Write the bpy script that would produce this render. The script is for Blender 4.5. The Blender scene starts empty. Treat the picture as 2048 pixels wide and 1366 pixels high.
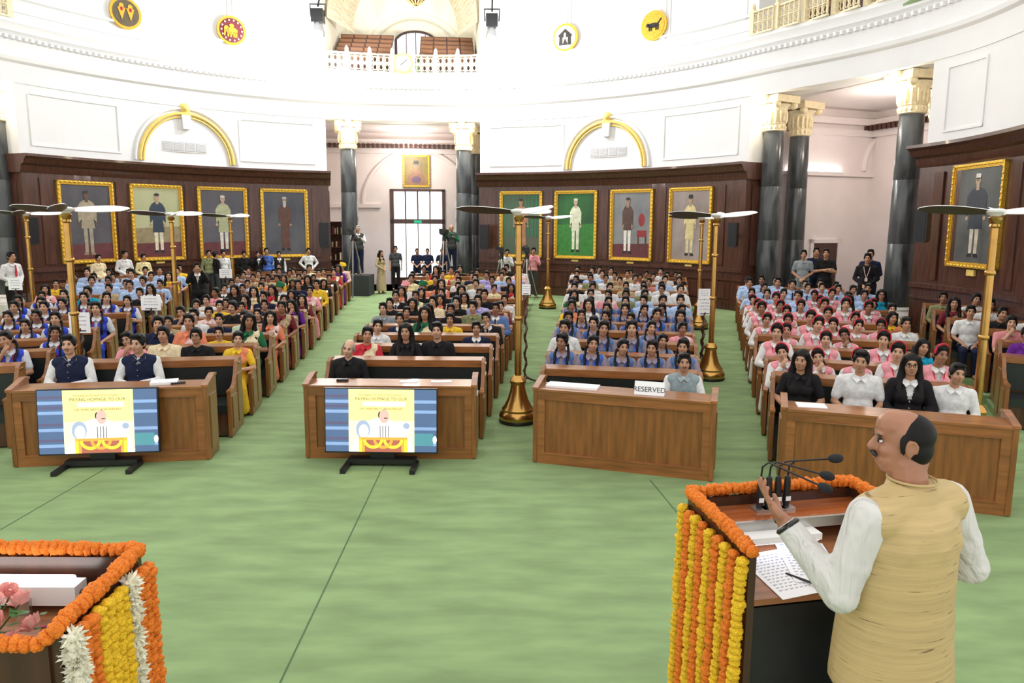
import bpy, bmesh, math, random
import numpy as np
from mathutils import Matrix, Vector
random.seed(7); RNG = np.random.default_rng(7)
scn = bpy.context.scene
COL = scn.collection
R_ = math.radians
# ------------------------------------------------------------------ camera
F, CX, CY, HC = 1420.0, 1024.0, 650.0, 2.85
PITCH, ROLL = R_(8.1), R_(0.3)
cam = bpy.data.cameras.new('camera'); camo = bpy.data.objects.new('camera', cam); COL.objects.link(camo)
cam.sensor_width = 36.0; cam.lens = F / 2048 * 36; cam.shift_y = -(683 - CY) / 2048
cam.clip_start = 0.05; cam.clip_end = 200
camo.matrix_world = Matrix.Translation((0, 0, HC)) @ Matrix.Rotation(math.pi / 2 - PITCH, 4, 'X') @ Matrix.Rotation(ROLL, 4, 'Z')
scn.camera = camo
# ------------------------------------------------------------------ world, light, exposure
w = bpy.data.worlds.new('world'); scn.world = w; w.use_nodes = True
w.node_tree.nodes['Background'].inputs[0].default_value = (1.0, 0.985, 0.96, 1)
w.node_tree.nodes['Background'].inputs[1].default_value = 1.0
scn.view_settings.view_transform = 'Standard'; scn.view_settings.look = 'None'
scn.view_settings.gamma = 1.0; scn.view_settings.use_curve_mapping = False
scn.view_settings.exposure = 0.45
def point_light(name, loc, power, col=(1, .93, .8), r=.12):
    l = bpy.data.lights.new(name, 'POINT'); l.energy = power; l.color = col; l.shadow_soft_size = r
    o = bpy.data.objects.new(name, l); o.location = loc; COL.objects.link(o); return o
# ------------------------------------------------------------------ pixel helpers (2048 x 1366 photograph)
def ray(u, v):
    x = (u - CX) / F; y = -(v - CY) / F
    c, s = math.cos(ROLL), math.sin(ROLL); x, y = x * c - y * s, x * s + y * c
    cp, sp = math.cos(PITCH), math.sin(PITCH)
    return Vector((x, cp + y * sp, -sp + y * cp))
def G(u, v, z=0.0):
    d = ray(u, v); return Vector((0, 0, HC)) + d * ((z - HC) / d.z)
def AY(u, v, Y):
    d = ray(u, v); return Vector((0, 0, HC)) + d * (Y / d.y)
O = Vector((-2.93, 15.5, 0)); RW = 11.6          # round hall: centre and wall radius
C = Vector((-1.6, -9.0, 0))                       # the point the benches face
def bulge(a):                                     # the plan is not a perfect circle: it widens past the column opening
    t = min(max((31.3 - a) / 33.0, 0), 1); return 1.25 * t * t * (3 - 2 * t)
def AR(u, v, r):                                  # pixel to the round wall of radius r
    d = ray(u, v); e = d.xy; a = e.dot(e); b = -2 * e.dot(O.xy); g = 90
    for _ in range(12):
        rr = r + bulge(g); c = O.xy.dot(O.xy) - rr * rr
        t = (-b + math.sqrt(max(0, b * b - 4 * a * c))) / (2 * a); p = Vector((0, 0, HC)) + d * t; g = .5 * g + .5 * math.degrees(math.atan2(p.y - O.y, p.x - O.x))
    return p, g
def WP(a, r, z=0):
    r += bulge(a); return Vector((O.x + r * math.cos(R_(a)), O.y + r * math.sin(R_(a)), z))
def ramp(r):                                      # the carpet rises gently towards the back of the hall
    t = min(max((r - 24.5) / 6.5, 0), 1); return .25 * t * t * (3 - 2 * t)
# ------------------------------------------------------------------ materials
MATS = {}
def mat(name, col, rough=.6, metal=0.0, var=0.12, scale=8.0, stretch=(1, 1, 1), bump=0.0, bdist=.01, distort=0, emit=None, spec=.5, coat=0, gen=False, col2=None, sharp=False, detail=6):
    if name in MATS: return MATS[name]
    m = bpy.data.materials.new(name); m.use_nodes = True; nt = m.node_tree; b = nt.nodes['Principled BSDF']
    b.inputs['Roughness'].default_value = rough; b.inputs['Metallic'].default_value = metal
    b.inputs['Specular IOR Level'].default_value = spec
    if coat: b.inputs['Coat Weight'].default_value = coat; b.inputs['Coat Roughness'].default_value = .08
    tc = nt.nodes.new('ShaderNodeTexCoord'); mp = nt.nodes.new('ShaderNodeMapping'); mp.inputs['Scale'].default_value = stretch
    nt.links.new(tc.outputs['Generated' if gen else 'Object'], mp.inputs['Vector'])
    n = nt.nodes.new('ShaderNodeTexNoise'); n.inputs['Scale'].default_value = scale; n.inputs['Detail'].default_value = detail; n.inputs['Distortion'].default_value = distort
    nt.links.new(mp.outputs[0], n.inputs['Vector'])
    cr = nt.nodes.new('ShaderNodeValToRGB'); e = cr.color_ramp.elements
    c2 = col2 or tuple(min(1, c * (1 + var)) for c in col); c1 = col if col2 else tuple(c * (1 - var) for c in col)
    e[0].color = (*c1, 1); e[1].color = (*c2, 1); e[0].position, e[1].position = (.47, .53) if sharp else (.3, .7)
    nt.links.new(n.outputs['Fac'], cr.inputs['Fac']); nt.links.new(cr.outputs[0], b.inputs['Base Color'])
    if bump:
        bp = nt.nodes.new('ShaderNodeBump'); bp.inputs['Strength'].default_value = bump; bp.inputs['Distance'].default_value = bdist
        nt.links.new(n.outputs['Fac'], bp.inputs['Height']); nt.links.new(bp.outputs[0], b.inputs['Normal'])
    if emit: b.inputs['Emission Color'].default_value = (*col, 1); b.inputs['Emission Strength'].default_value = emit
    MATS[name] = m; return m
def stripes(name, c1, c2, c3, scale=55):
    m = mat(name, c1, .8); nt = m.node_tree; b = nt.nodes['Principled BSDF']
    wv = nt.nodes.new('ShaderNodeTexWave'); wv.inputs['Scale'].default_value = scale; wv.wave_type = 'BANDS'; wv.bands_direction = 'X'
    tc = nt.nodes.new('ShaderNodeTexCoord'); nt.links.new(tc.outputs['Object'], wv.inputs['Vector'])
    cr = nt.nodes.new('ShaderNodeValToRGB'); cr.color_ramp.interpolation = 'CONSTANT'
    e = cr.color_ramp.elements; e[0].color = (*c1, 1); e[1].color = (*c2, 1); e[1].position = .45
    k = e.new(.75); k.color = (*c3, 1)
    nt.links.new(wv.outputs['Fac'], cr.inputs['Fac']); nt.links.new(cr.outputs[0], b.inputs['Base Color']); return m
M = dict(
 carpet=mat('carpet', (.235, .335, .155), .95, var=.17, scale=2.4, stretch=(.6, 2.0, 1), bump=.25, spec=.15, detail=10),
 seam=mat('carpet_seam', (.07, .14, .06), .95),
 plaster=mat('plaster', (.8, .8, .79), .7, var=.02, scale=1.5),
 pinklit=mat('pink_lit_plaster', (.86, .78, .76), .7, var=.03, scale=1.5),  # off-white recess walls, pinkish lamp light put into the colour
 wood=mat('dark_wood', (.075, .028, .017), .28, var=.45, scale=3, stretch=(6, 6, .6), coat=.3),
 bench=mat('bench_wood', (.235, .088, .022), .33, var=.3, scale=4, stretch=(5, 5, .5), coat=.25),
 benchx=mat('bench_rail_wood', (.28, .105, .03), .3, var=.3, scale=4, stretch=(.6, 5, 5), coat=.3),
 olive=mat('bench_end_panel_wood', (.24, .115, .035), .35, var=.25, scale=4, stretch=(5, 5, .5), coat=.2),
 gold=mat('gilt', (.78, .47, .055), .38, .55, var=.3, scale=30, bump=.5),
 goldpaint=mat('gold_paint', (.85, .62, .16), .5, .1, var=.15, scale=20, bump=.3),
 cream=mat('cream_stone', (.83, .72, .48), .5, var=.12, scale=14, bump=.3),
 brass=mat('brass', (.52, .30, .085), .24, .95, var=.1, scale=6),
 marble=mat('dark_marble', (.022, .026, .028), .25, var=.3, scale=1.3, stretch=(1, 1, .3), col2=(.12, .128, .13), coat=.15, detail=12, distort=2.2),
 stone=mat('white_stone', (.8, .78, .74), .5, var=.06),
 leather=mat('black_leather', (.012, .017, .016), .38, var=.3, scale=40, bump=.1),
 black=mat('black_plastic', (.012, .012, .013), .4, var=.2),
 darkmetal=mat('dark_metal', (.03, .03, .032), .35, .6),
 white=mat('white_enamel', (.88, .88, .86), .35, var=.02),
 paper=mat('paper', (.9, .9, .91), .7, var=.015),
 ink=mat('ink', (.06, .06, .07), .7),
 greyink=mat('grey_print', (.42, .42, .5), .7),
 grille=mat('grille', (.42, .42, .46), .6, var=.1, scale=60),
 glow=mat('daylit_glass', (1, 1, 1), .1, var=0, emit=1.6),
 glass=mat('pane', (.9, .95, 1), .05, var=.02, emit=.9),
 lamp=mat('lamp_lens', (1, .97, .93), .3, var=0, emit=14),
 lamplow=mat('lamp_tube', (1, .86, .84), .3, var=0, emit=2.2),
 darkwood=mat('podium_wood', (.05, .018, .01), .3, var=.3, scale=4, stretch=(5, 5, .6), coat=.3),
 redwood=mat('polished_red_wood', (.30, .085, .025), .14, var=.3, scale=4, stretch=(1, 8, 5), coat=.6),
 traywood=mat('tray_wood', (.34, .14, .06), .3, var=.3, scale=4, stretch=(.6, 8, 5), coat=.3),
 orange=mat('marigold_orange', (.86, .19, .008), .75, var=.4, scale=190, bump=1.0, bdist=.004),
 yellow=mat('marigold_yellow', (.88, .50, .012), .75, var=.33, scale=190, bump=1.0, bdist=.004),
 cflower=mat('white_flower', (.82, .80, .66), .75, var=.12, scale=40),
 rose=mat('rose_petal', (.88, .42, .38), .6, var=.2, scale=25),
 leaf=mat('leaf', (.06, .16, .04), .6, var=.3),
 petal=mat('loose_petal', (.5, .04, .12), .6),
 hair=mat('black_hair', (.0065, .0055, .005), .55, var=.4, scale=30, stretch=(1, 1, .2), spec=.22),
 greyhair=mat('grey_hair', (.35, .34, .33), .6, var=.3, scale=40),
 eyew=mat('eye_white', (.75, .72, .68), .3), lips=mat('lips', (.32, .105, .08), .5),
 dark=mat('brow_dark', (.012, .009, .008), .6),
 steel=mat('steel', (.5, .5, .5), .3, .9),
)
SKIN = [mat('skin_%d' % i, c, .48, var=.1, scale=12, spec=.4) for i, c in enumerate([(.56, .32, .205), (.45, .235, .14), (.32, .15, .085), (.60, .37, .25)])]
FAB = {k: mat('fabric_' + k, c, .85, var=.13, scale=22, bump=.35, spec=.2) for k, c in dict(
 white=(.70, .70, .69), cream=(.78, .66, .43), yellow=(.78, .50, .035), paleyellow=(.78, .68, .36), tan=(.45, .35, .20), navy=(.012, .017, .045), black=(.013, .012, .013),
 sky=(.42, .56, .80), blue=(.06, .13, .42), royal=(.035, .07, .52), teal=(.01, .28, .44), green=(.02, .13, .055), olive=(.22, .23, .11), lime=(.50, .58, .18), palegreen=(.52, .62, .46),
 red=(.52, .03, .045), orange=(.75, .24, .13), pink=(.78, .32, .36), palepink=(.80, .58, .55), maroon=(.16, .02, .03), purple=(.12, .02, .23), lavender=(.42, .38, .68),
 grey=(.24, .27, .29), charcoal=(.055, .058, .06), greyshirt=(.60, .62, .66), vestgrey=(.26, .32, .34), denim=(.1, .17, .36), khaki=(.32, .26, .17)).items()}
FAB['plaid'] = stripes('fabric_striped', (.42, .36, .38), (.20, .07, .09), (.12, .14, .30))
FAB['redcheck'] = stripes('fabric_red_check', (.62, .18, .18), (.8, .6, .58), (.45, .08, .09), 40)
# ------------------------------------------------------------------ mesh helpers
def ico(n):
    bm = bmesh.new(); bmesh.ops.create_icosphere(bm, subdivisions=n, radius=1)
    v = np.array([x.co[:] for x in bm.verts]); f = [[y.index for y in x.verts] for x in bm.faces]; bm.free(); return v, f
ICO = {n: ico(n) for n in (1, 2, 3)}
class MB:
    def __init__(s): s.v = []; s.f = []; s.m = []
    def add(s, vs, fs, m=0):
        b = len(s.v); s.v.extend([tuple(x) for x in vs]); s.f.extend([[b + i for i in f] for f in fs]); s.m.extend([m] * len(fs)); return s
    def box(s, x0, x1, y0, y1, z0, z1, m=0, M4=None):
        p = [Vector((x, y, z)) for z in (z0, z1) for y in (y0, y1) for x in (x0, x1)]
        if M4: p = [M4 @ q for q in p]
        return s.add(p, [(0, 2, 3, 1), (4, 5, 7, 6), (0, 1, 5, 4), (1, 3, 7, 5), (3, 2, 6, 7), (2, 0, 4, 6)], m)
    def ell(s, c, r, m=0, rot=None, n=2):
        v, f = ICO[n]; q = v * np.array(r)
        if rot is not None: q = q @ np.array(rot.to_3x3()).T
        return s.add(q + np.array(c), f, m)
    def tube(s, pts, rad, n=8, m=0, flat=None):
        pts = [Vector(p) for p in pts]; k = len(pts); rad = rad if isinstance(rad, (list, tuple)) else [rad] * k
        vs = []; up = Vector((0, 0, 1)); prev = None
        for i, p in enumerate(pts):
            t = (pts[min(i + 1, k - 1)] - pts[max(i - 1, 0)]).normalized()
            a = prev if prev is not None else (up if abs(t.z) < .9 else Vector((1, 0, 0)))
            x = (a - t * a.dot(t)).normalized(); y = t.cross(x); prev = x
            for j in range(n):
                an = 2 * math.pi * j / n; vs.append(p + (x * math.cos(an) + y * math.sin(an) * (flat or 1)) * rad[i])
        fs = [(i * n + j, i * n + (j + 1) % n, (i + 1) * n + (j + 1) % n, (i + 1) * n + j) for i in range(k - 1) for j in range(n)]
        fs += [tuple(range(n))[::-1], tuple(range((k - 1) * n, k * n))]; return s.add(vs, fs, m)
    def cone(s, p0, p1, r0, r1, n=10):            # rounded limb segment
        s.ell(p0, (r0,) * 3); s.ell(p1, (r1,) * 3); return s.tube([p0, p1], [r0, r1], n)
    def lathe(s, prof, n=24, c=(0, 0, 0), m=0):
        vs = [(c[0] + r * math.cos(2 * math.pi * j / n), c[1] + r * math.sin(2 * math.pi * j / n), c[2] + z) for r, z in prof for j in range(n)]
        k = len(prof); fs = [(i * n + j, i * n + (j + 1) % n, (i + 1) * n + (j + 1) % n, (i + 1) * n + j) for i in range(k - 1) for j in range(n)]
        fs += [tuple(range(n))[::-1], tuple(range((k - 1) * n, k * n))]; return s.add(vs, fs, m)
    def prism(s, poly, a, b, axis=1, m=0):         # polygon extruded from a to b along an axis
        def P(q, t): return ((t, q[0], q[1]) if axis == 0 else (q[0], t, q[1]) if axis == 1 else (q[0], q[1], t))
        n = len(poly); vs = [P(q, a) for q in poly] + [P(q, b) for q in poly]
        fs = [tuple(range(n))[::-1], tuple(range(n, 2 * n))] + [(i, (i + 1) % n, n + (i + 1) % n, n + i) for i in range(n)]
        return s.add(vs, fs, m)
    def arc(s, prof, a0, a1, n=24, m=0):           # closed (r, z) profile swept round the hall
        k = len(prof); vs = []
        for i in range(n + 1):
            g = a0 + (a1 - a0) * i / n; a = R_(g); k_ = bulge(g); vs += [(O.x + (r + k_) * math.cos(a), O.y + (r + k_) * math.sin(a), z) for r, z in prof]
        fs = [(i * k + j, i * k + (j + 1) % k, (i + 1) * k + (j + 1) % k, (i + 1) * k + j) for i in range(n) for j in range(k)]
        fs += [tuple(range(k))[::-1], tuple(range(n * k, n * k + k))]; return s.add(vs, fs, m)
    def mesh(s, name, mats, smooth=None):
        me = bpy.data.meshes.new(name); me.from_pydata([tuple(x) for x in s.v], [], s.f)
        for x in (mats if isinstance(mats, (list, tuple)) else [mats]): me.materials.append(x)
        if any(s.m): me.polygons.foreach_set('material_index', s.m)
        bm = bmesh.new(); bm.from_mesh(me); bmesh.ops.recalc_face_normals(bm, faces=bm.faces); bm.to_mesh(me); bm.free()
        if smooth is not None:
            me.polygons.foreach_set('use_smooth', [True] * len(me.polygons)); me.set_sharp_from_angle(angle=R_(smooth))
        me.update(); return me
    def build(s, name, mats, parent=None, smooth=None, **k): return obj(name, s.mesh(name, mats, smooth), parent, **k)
def obj(name, data, parent=None, loc=None, rz=0, label=None, cat=None, group=None, kind=None, rot=None, scale=None):
    o = bpy.data.objects.new(name, data); COL.objects.link(o)
    if parent: o.parent = parent
    if loc is not None: o.location = loc
    if rot is not None: o.rotation_euler = rot
    elif rz: o.rotation_euler = (0, 0, rz)
    if scale: o.scale = (scale,) * 3 if not isinstance(scale, (tuple, list)) else scale
    for k, v in (('label', label), ('category', cat), ('group', group), ('kind', kind)):
        if v: o[k] = v
    return o
def thing(name, loc, rz, label, cat, group=None, kind=None): return obj(name, None, None, loc, rz, label, cat, group, kind)
TMP = bpy.data.scenes.new('workbench')                # scratch scene: evaluates modifiers and text without touching the hall
def temp_eval(o):
    TMP.collection.objects.link(o); vl = TMP.view_layers[0]; vl.update(); return vl.depsgraph
def text_mesh(body, size, mtl, name='lettering', align='CENTER', ext=.0008):
    cu = bpy.data.curves.new(name, 'FONT'); cu.body = body; cu.size = size; cu.align_x = align; cu.align_y = 'CENTER'; cu.extrude = ext
    o = bpy.data.objects.new(name, cu); dg = temp_eval(o)
    me = bpy.data.meshes.new_from_object(o.evaluated_get(dg)); bpy.data.objects.remove(o); me.name = name
    me.materials.clear(); me.materials.append(mtl); return me
ORD = 'first second third fourth fifth sixth seventh eighth ninth tenth eleventh twelfth thirteenth fourteenth fifteenth sixteenth seventeenth eighteenth'.split()
# ================================================================== STRUCTURE
SEGS = dict(wall_left=(109.4, 157.0), wall_back=(31.3, 81.5), wall_right=(-26.0, 6.6))
OPEN = dict(centre=(81.5, 109.4), right=(6.6, 31.3), left=(157.0, 185.0))
ZP, ZE, ZG = 4.7, 6.6, 8.25                       # top of panelling, underside and top of entablature
# floor: carpet as polar grid about the bench centre, with the slow rise towards the back
fm = MB(); nr, na = 60, 72
for i in range(nr + 1):
    for j in range(na + 1):
        r = 9 + 32.0 * i / nr; t = R_(-48 + 96.0 * j / na); fm.v.append((C.x + r * math.sin(t), C.y + r * math.cos(t), ramp(r)))
fm.f = [(i * (na + 1) + j, (i + 1) * (na + 1) + j, (i + 1) * (na + 1) + j + 1, i * (na + 1) + j + 1) for i in range(nr) for j in range(na)]; fm.m = [0] * len(fm.f)
floor = fm.build('floor', M['carpet'], kind='structure', smooth=60)
def seam(p, q):
    p, q = G(*p), G(*q); d = (q - p).normalized(); n = Vector((-d.y, d.x, 0)) * .006
    k = 12; vs = []
    for i in range(k + 1):
        c = p.lerp(q, i / k); c.z = ramp((c - C).length) + .002; vs += [c - n, c + n]
    MB().add(vs, [(2 * i, 2 * i + 1, 2 * i + 3, 2 * i + 2) for i in range(k)]).build('carpet_seam', M['seam'], floor)
seam((770, 925), (560, 1366)); seam((215, 935), (0, 1060)); seam((1300, 960), (1395, 1075)); seam((1030, 700), (1075, 600))
# dais the lecterns stand on
MB().box(-4.5, 4.5, -1.5, 3.3, 0, .45).build('floor_dais', M['carpet'], kind='structure')
# white walls
def ringprof(r0, r1, z0, z1): return [(r0, z0), (r1, z0), (r1, z1), (r0, z1)]
for nm, (a0, a1) in SEGS.items():
    wb = MB().arc(ringprof(RW, RW + 1.0, 0, ZE), a0, a1, 40); wb.arc(ringprof(RW + .12, RW + 1.0, ZG, 13), a0, a1, 40)
    wl = wb.build(nm, M['plaster'], kind='structure')
    # sunk rectangular fields and thin mouldings in the plaster
    am = (a0 + a1) / 2
    for z0, z1, rr in ((4.95, 6.35, RW), (8.85, 12.4, RW + .12)):
        for b0, b1 in ((a0 + 1.6, am - 9), (am - 9, am + 9), (am + 9, a1 - 1.6)):
            if z0 < 6 and b0 == am - 9: continue
            for zz in (z0, z1): MB().arc(ringprof(rr - .025, rr + .01, zz, zz + .05), b0 + .4, b1 - .4, 10).build('moulding', M['plaster'], wl)
            for bb in (b0 + .4, b1 - .4): MB().arc(ringprof(rr - .025, rr + .01, z0, z1), bb, bb + .25, 1).build('moulding', M['plaster'], wl)
ent = MB().arc([(RW - .02, ZE), (RW + 1.0, ZE), (RW + 1.0, ZG), (RW - .16, ZG), (RW - .18, ZG - .1), (RW - .14, ZG - .2), (RW - .14, ZG - .32), (RW - .06, ZG - .42), (RW - .06, ZE + .72), (RW - .12, ZE + .68), (RW - .1, ZE + .58), (RW - .02, ZE + .52)], -26, 190, 160)
ento = ent.build('wall_entablature', M['plaster'], kind='structure', smooth=25)
dm = MB().box(-.04, .04, -.06, .06, -.05, .05).mesh('dentil', M['plaster'])
for i in range(238):
    a = 183 - i * .87; obj('dentil', dm, ento, WP(a, RW - .1, ZG - .48), R_(a - 90))
for z, d in ((ZG + .25, .05), (ZG + .62, .08)):
    for nm, (a0, a1) in SEGS.items(): MB().arc(ringprof(RW + .12 - d, RW + .2, z, z + .07), a0, a1, 40).build('ledge', M['plaster'], bpy.data.objects[nm])
# dark wood panelling
def wallbox(w_, d, h, mtl, name, a, r, z, parent, **k):      # box standing proud of the wall: width, depth, height
    return obj(name, MB().box(-w_ / 2, w_ / 2, -d, 0, 0, h).mesh(name, mtl), parent, WP(a, r, z), R_(a - 90), **k)
PAINT = dict(wall_left=[148.6, 138.0, 127.5, 117.1], wall_back=[73.6, 63.1, 52.4, 41.2], wall_right=[-1.4])
for i, (nm, (a0, a1)) in enumerate(SEGS.items()):
    t = MB().arc(ringprof(RW - .08, RW + 1.03, 0, 4.35), a0 - .15, a1 + .15, 40).build('trim_%d' % (i + 1), M['wood'], kind='structure')
    e = .5
    MB().arc([(RW - .08, 4.2), (RW + 1.1, 4.2), (RW + 1.1, ZP), (RW - .42, ZP), (RW - .42, ZP - .07), (RW - .34, ZP - .13), (RW - .27, ZP - .26), (RW - .16, ZP - .3), (RW - .14, ZP - .42), (RW - .1, 4.2)], a0 - e, a1 + e, 40).build('cornice', M['wood'], t, smooth=20)
    for z0, z1, d in ((1.42, 1.52, .07), (1.15, 1.2, .04), (.25, .5, .05)): MB().arc(ringprof(RW - .08 - d, RW, z0, z1), a0 - .2, a1 + .2, 40).build('rail', M['wood'], t)
    n = 9; st = (a1 - a0 - 3) / n
    for k in range(n):
        a = a0 + 1.5 + st * (k + .5); pw = 2 * math.pi * RW * (st - .9) / 360
        wallbox(pw, .025, .5, M['wood'], 'panel', a, RW - .08, .58, t)
    ps = PAINT[nm]
    gaps = [(ps[j] + ps[j + 1]) / 2 for j in range(len(ps) - 1)] + [ps[0] + 5.6, ps[-1] - 5.6] + ([-12, -17, -22] if nm == 'wall_right' else [])
    for a in gaps:
        wallbox(.30, .03, 2.45, M['wood'], 'panel', a, RW - .08, 1.62, t)
    # panelled returns where a wall ends at an opening
    for a, s in ((a0, -1), (a1, 1)):
        base = WP(a, RW + .5, 0); r_ = R_(a - 90)
        for z0, h in ((.6, .8), (1.62, 2.4)):
            p = MB().box(0, .03, -.32, .32, z0, z0 + h)
            o = p.build('panel', M['wood'], t); o.location = base + Vector((math.sin(R_(a)), -math.cos(R_(a)), 0)) * (-s * .05 if s > 0 else .05); o.rotation_euler = (0, 0, r_)
# local frames for the recesses behind the openings
def frame(am): return Matrix.Translation(O) @ Matrix.Rotation(R_(am - 90), 4, 'Z')
def LP(u, v, am, y):
    f = frame(am).inverted(); o = f @ Vector((0, 0, HC)); d = f.to_3x3() @ ray(u, v); p = o + d * ((y - o.y) / d.y); return p.x, p.z
def LPX(u, v, am, x):
    f = frame(am).inverted(); o = f @ Vector((0, 0, HC)); d = f.to_3x3() @ ray(u, v); p = o + d * ((x - o.x) / d.x); return p.y, p.z
def fobj(mb, name, mtl, am, parent=None, smooth=None, **k):
    o = mb.build(name, mtl, parent, smooth, **k)
    if parent is None: o.matrix_local = frame(am)      # parts inherit the frame of their parent
    return o
PF = .25
for nm, (a0, a1) in OPEN.items():
    am = (a0 + a1) / 2; rw = RW + bulge(am); hw = rw * math.sin(R_((a1 - a0) / 2)); y0 = rw + .75; yb = rw + (3.6 if nm == 'centre' else 5.0)
    fobj(MB().box(-hw - 1.5, hw + 1.5, y0 - .3, yb + .3, .0, PF), 'floor_' + nm + '_recess', M['carpet'], am, kind='structure')
    for s in (-1, 1):
        fobj(MB().box(min(s * (hw + .9), s * (hw + 1.2)), max(s * (hw + .9), s * (hw + 1.2)), rw + .4, yb + .3, PF, ZE), 'wall_%s_recess_side' % nm, M['pinklit'], am, kind='structure')
    ce = fobj(MB().box(-hw - 1.3, hw + 1.3, rw + .9, yb + .3, ZE - .02, ZE + .3), 'ceiling_%s_recess' % nm, M['pinklit'], am, kind='structure')
    fobj(MB().box(-hw - 1.2, hw + 1.2, yb - .18, yb, 5.75, 5.95).box(-hw - 1.2, hw + 1.2, yb - .3, yb, 6.1, 6.3), 'moulding', M['pinklit'], am, ce)
    n = 40; bm_ = MB().box(-.06, .06, -.07, .07, -.09, .09).mesh('bracket', M['wood'])
    for k in range(n): 
        o = obj('bracket', bm_, ce); o.matrix_local = Matrix.Translation((-hw - 1 + (2 * hw + 2) * k / (n - 1), yb - .38, 6.02))
    if nm == 'centre':
        x0, _ = LP(780, 400, am, yb); x1, zt = LP(890, 379, am, yb); _, ztr = LP(835, 443, am, yb)
        wl = fobj(MB().box(-hw - 1.2, x0, yb, yb + .3, PF, ZE).box(x1, hw + 1.2, yb, yb + .3, PF, ZE).box(x0, x1, yb, yb + .3, zt, ZE), 'wall_doorway', M['pinklit'], am, kind='structure')
        d = fobj(MB().box(x0, x0 + .13, yb - .05, yb + .2, PF, zt).box(x1 - .13, x1, yb - .05, yb + .2, PF, zt).box(x0, x1, yb - .05, yb + .2, zt - .1, zt).box(x0, x1, yb - .05, yb + .2, ztr - .1, ztr + .1), 'door_1', M['wood'], am, kind='structure')
        for k in range(4):
            w4 = (x1 - x0 - .26) / 4; xa = x0 + .13 + w4 * k
            fobj(MB().box(xa + .012, xa + w4 - .012, yb + .06, yb + .08, ztr + .1, zt - .1), 'pane', M['glow'], am, d)
            fobj(MB().box(xa - .03, xa + .03, yb + .0, yb + .12, ztr + .1, zt - .1).box(xa - .02, xa + .02, yb + .02, yb + .12, PF + .3, ztr - .1), 'glazing_bar', M['wood'], am, d)
        for k in range(2):
            w2 = (x1 - x0 - .26) / 2; xa = x0 + .13 + w2 * k
            fobj(MB().box(xa + .015, xa + w2 - .015, yb + .06, yb + .08, PF + .3, ztr - .1), 'pane', M['glow'], am, d)
            fobj(MB().box(xa, xa + w2, yb + .03, yb + .12, PF, PF + .3), 'kick_panel', M['wood'], am, d)
        fobj(MB().box((x0 + x1) / 2 - .16, (x0 + x1) / 2 + .16, yb - .08, yb - .05, ztr - .07, ztr + .05), 'exit_sign', mat('exit_green', (.02, .4, .22), .5, emit=.5), am, d)
        arc_ = [(x0 + (x1 - x0) / 2 + 2.3 * math.cos(t), yb - .02, 3.6 + 2.3 * math.sin(t)) for t in np.linspace(0, math.pi, 25)]
        fobj(MB().tube(arc_, .09, 8), 'arch_moulding', M['pinklit'], am, wl, smooth=50)
        fobj(MB().box(-hw - 1, x0 - .4, yb - .1, yb, 3.5, 3.66).box(x1 + .4, hw + 1, yb - .1, yb, 3.5, 3.66), 'moulding', M['pinklit'], am, wl)
        CEN = (am, yb, x0, x1, zt)
    else:
        wl = fobj(MB().box(-hw - 1.2, hw + 1.2, yb, yb + .3, PF, ZE), 'wall_%s_recess' % nm, M['pinklit'], am, kind='structure')
        if nm == 'right':
            xs = -hw - .9                          # the side wall that the camera sees through the columns
            ya, zt = LPX(1624, 486, am, xs); yb2, _ = LPX(1672, 486, am, xs)
            d = fobj(MB().box(xs, xs + .06, min(ya, yb2), max(ya, yb2), PF, zt), 'door_2', M['wood'], am, kind='structure'); ya, yb2 = sorted((ya, yb2)); ww = (yb2 - ya - .2) / 2
            for k in range(2):
                for q in range(2): fobj(MB().box(xs + .06, xs + .085, ya + .08 + (ww + .04) * k, ya + .08 + (ww + .04) * k + ww, PF + .2 + q * .9, PF + .95 + q * .9), 'panel', M['wood'], am, d)
            fobj(MB().box(xs, xs + .1, ya - .12, ya, PF, zt + .12).box(xs, xs + .1, yb2, yb2 + .12, PF, zt + .12).box(xs, xs + .1, ya - .12, yb2 + .12, zt, zt + .12), 'door_frame', M['pinklit'], am, d)
            sw = [o for o in bpy.data.objects if o.name.startswith('wall_right_recess_side')][0]
            yc, zc2 = LPX(1800, 345, am, xs); ar = [(xs + .02, yc + 1.6 * math.cos(t), zc2 + 1.6 * math.sin(t)) for t in np.linspace(0, math.pi, 25)]
            fobj(MB().tube(ar, .09, 8), 'arch_moulding', M['pinklit'], am, sw, smooth=50)
            _, zm = LPX(1660, 346, am, xs); fobj(MB().box(xs, xs + .12, rw + 1, yb, zm - .1, zm).box(xs, xs + .16, rw + 1, yb, 5.75, 5.95).box(xs, xs + .25, rw + 1, yb, 6.1, 6.3), 'moulding', M['pinklit'], am, sw)
            cl = thing('cove_lamp', frame(am) @ Vector((xs + .09, rw + 2.6, zm)), R_(am - 90), 'long glowing cove lamp on the ledge above the brown door', 'lamp')
            MB().box(-.04, .04, -1.1, 1.1, 0, .03).build('housing', M['white'], cl); MB().tube([(0, -1.05, .05), (0, 1.05, .05)], .02, 8).build('tube', M['lamp'], cl)
            wn = fobj(MB().prism([(.5, 2.3), (2.0, 2.3)] + [(1.25 + .75 * math.cos(t), 3.3 + .75 * math.sin(t)) for t in np.linspace(0, math.pi, 14)], yb - .1, yb), 'window_1', M['wood'], am, kind='structure')
            for k in range(3):
                for q in range(3): fobj(MB().box(.62 + .45 * k, 1.0 + .45 * k, yb - .13, yb - .09, 2.4 + .45 * q, 2.78 + .45 * q), 'pane', M['glass'], am, wn)
    point_light('recess_fill_light', frame(am) @ Vector((0, rw + 2.2, 5.6)), 110, (1, .9, .84), .3)  # bare fill light added to brighten the recess walls, has no fitting
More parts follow.
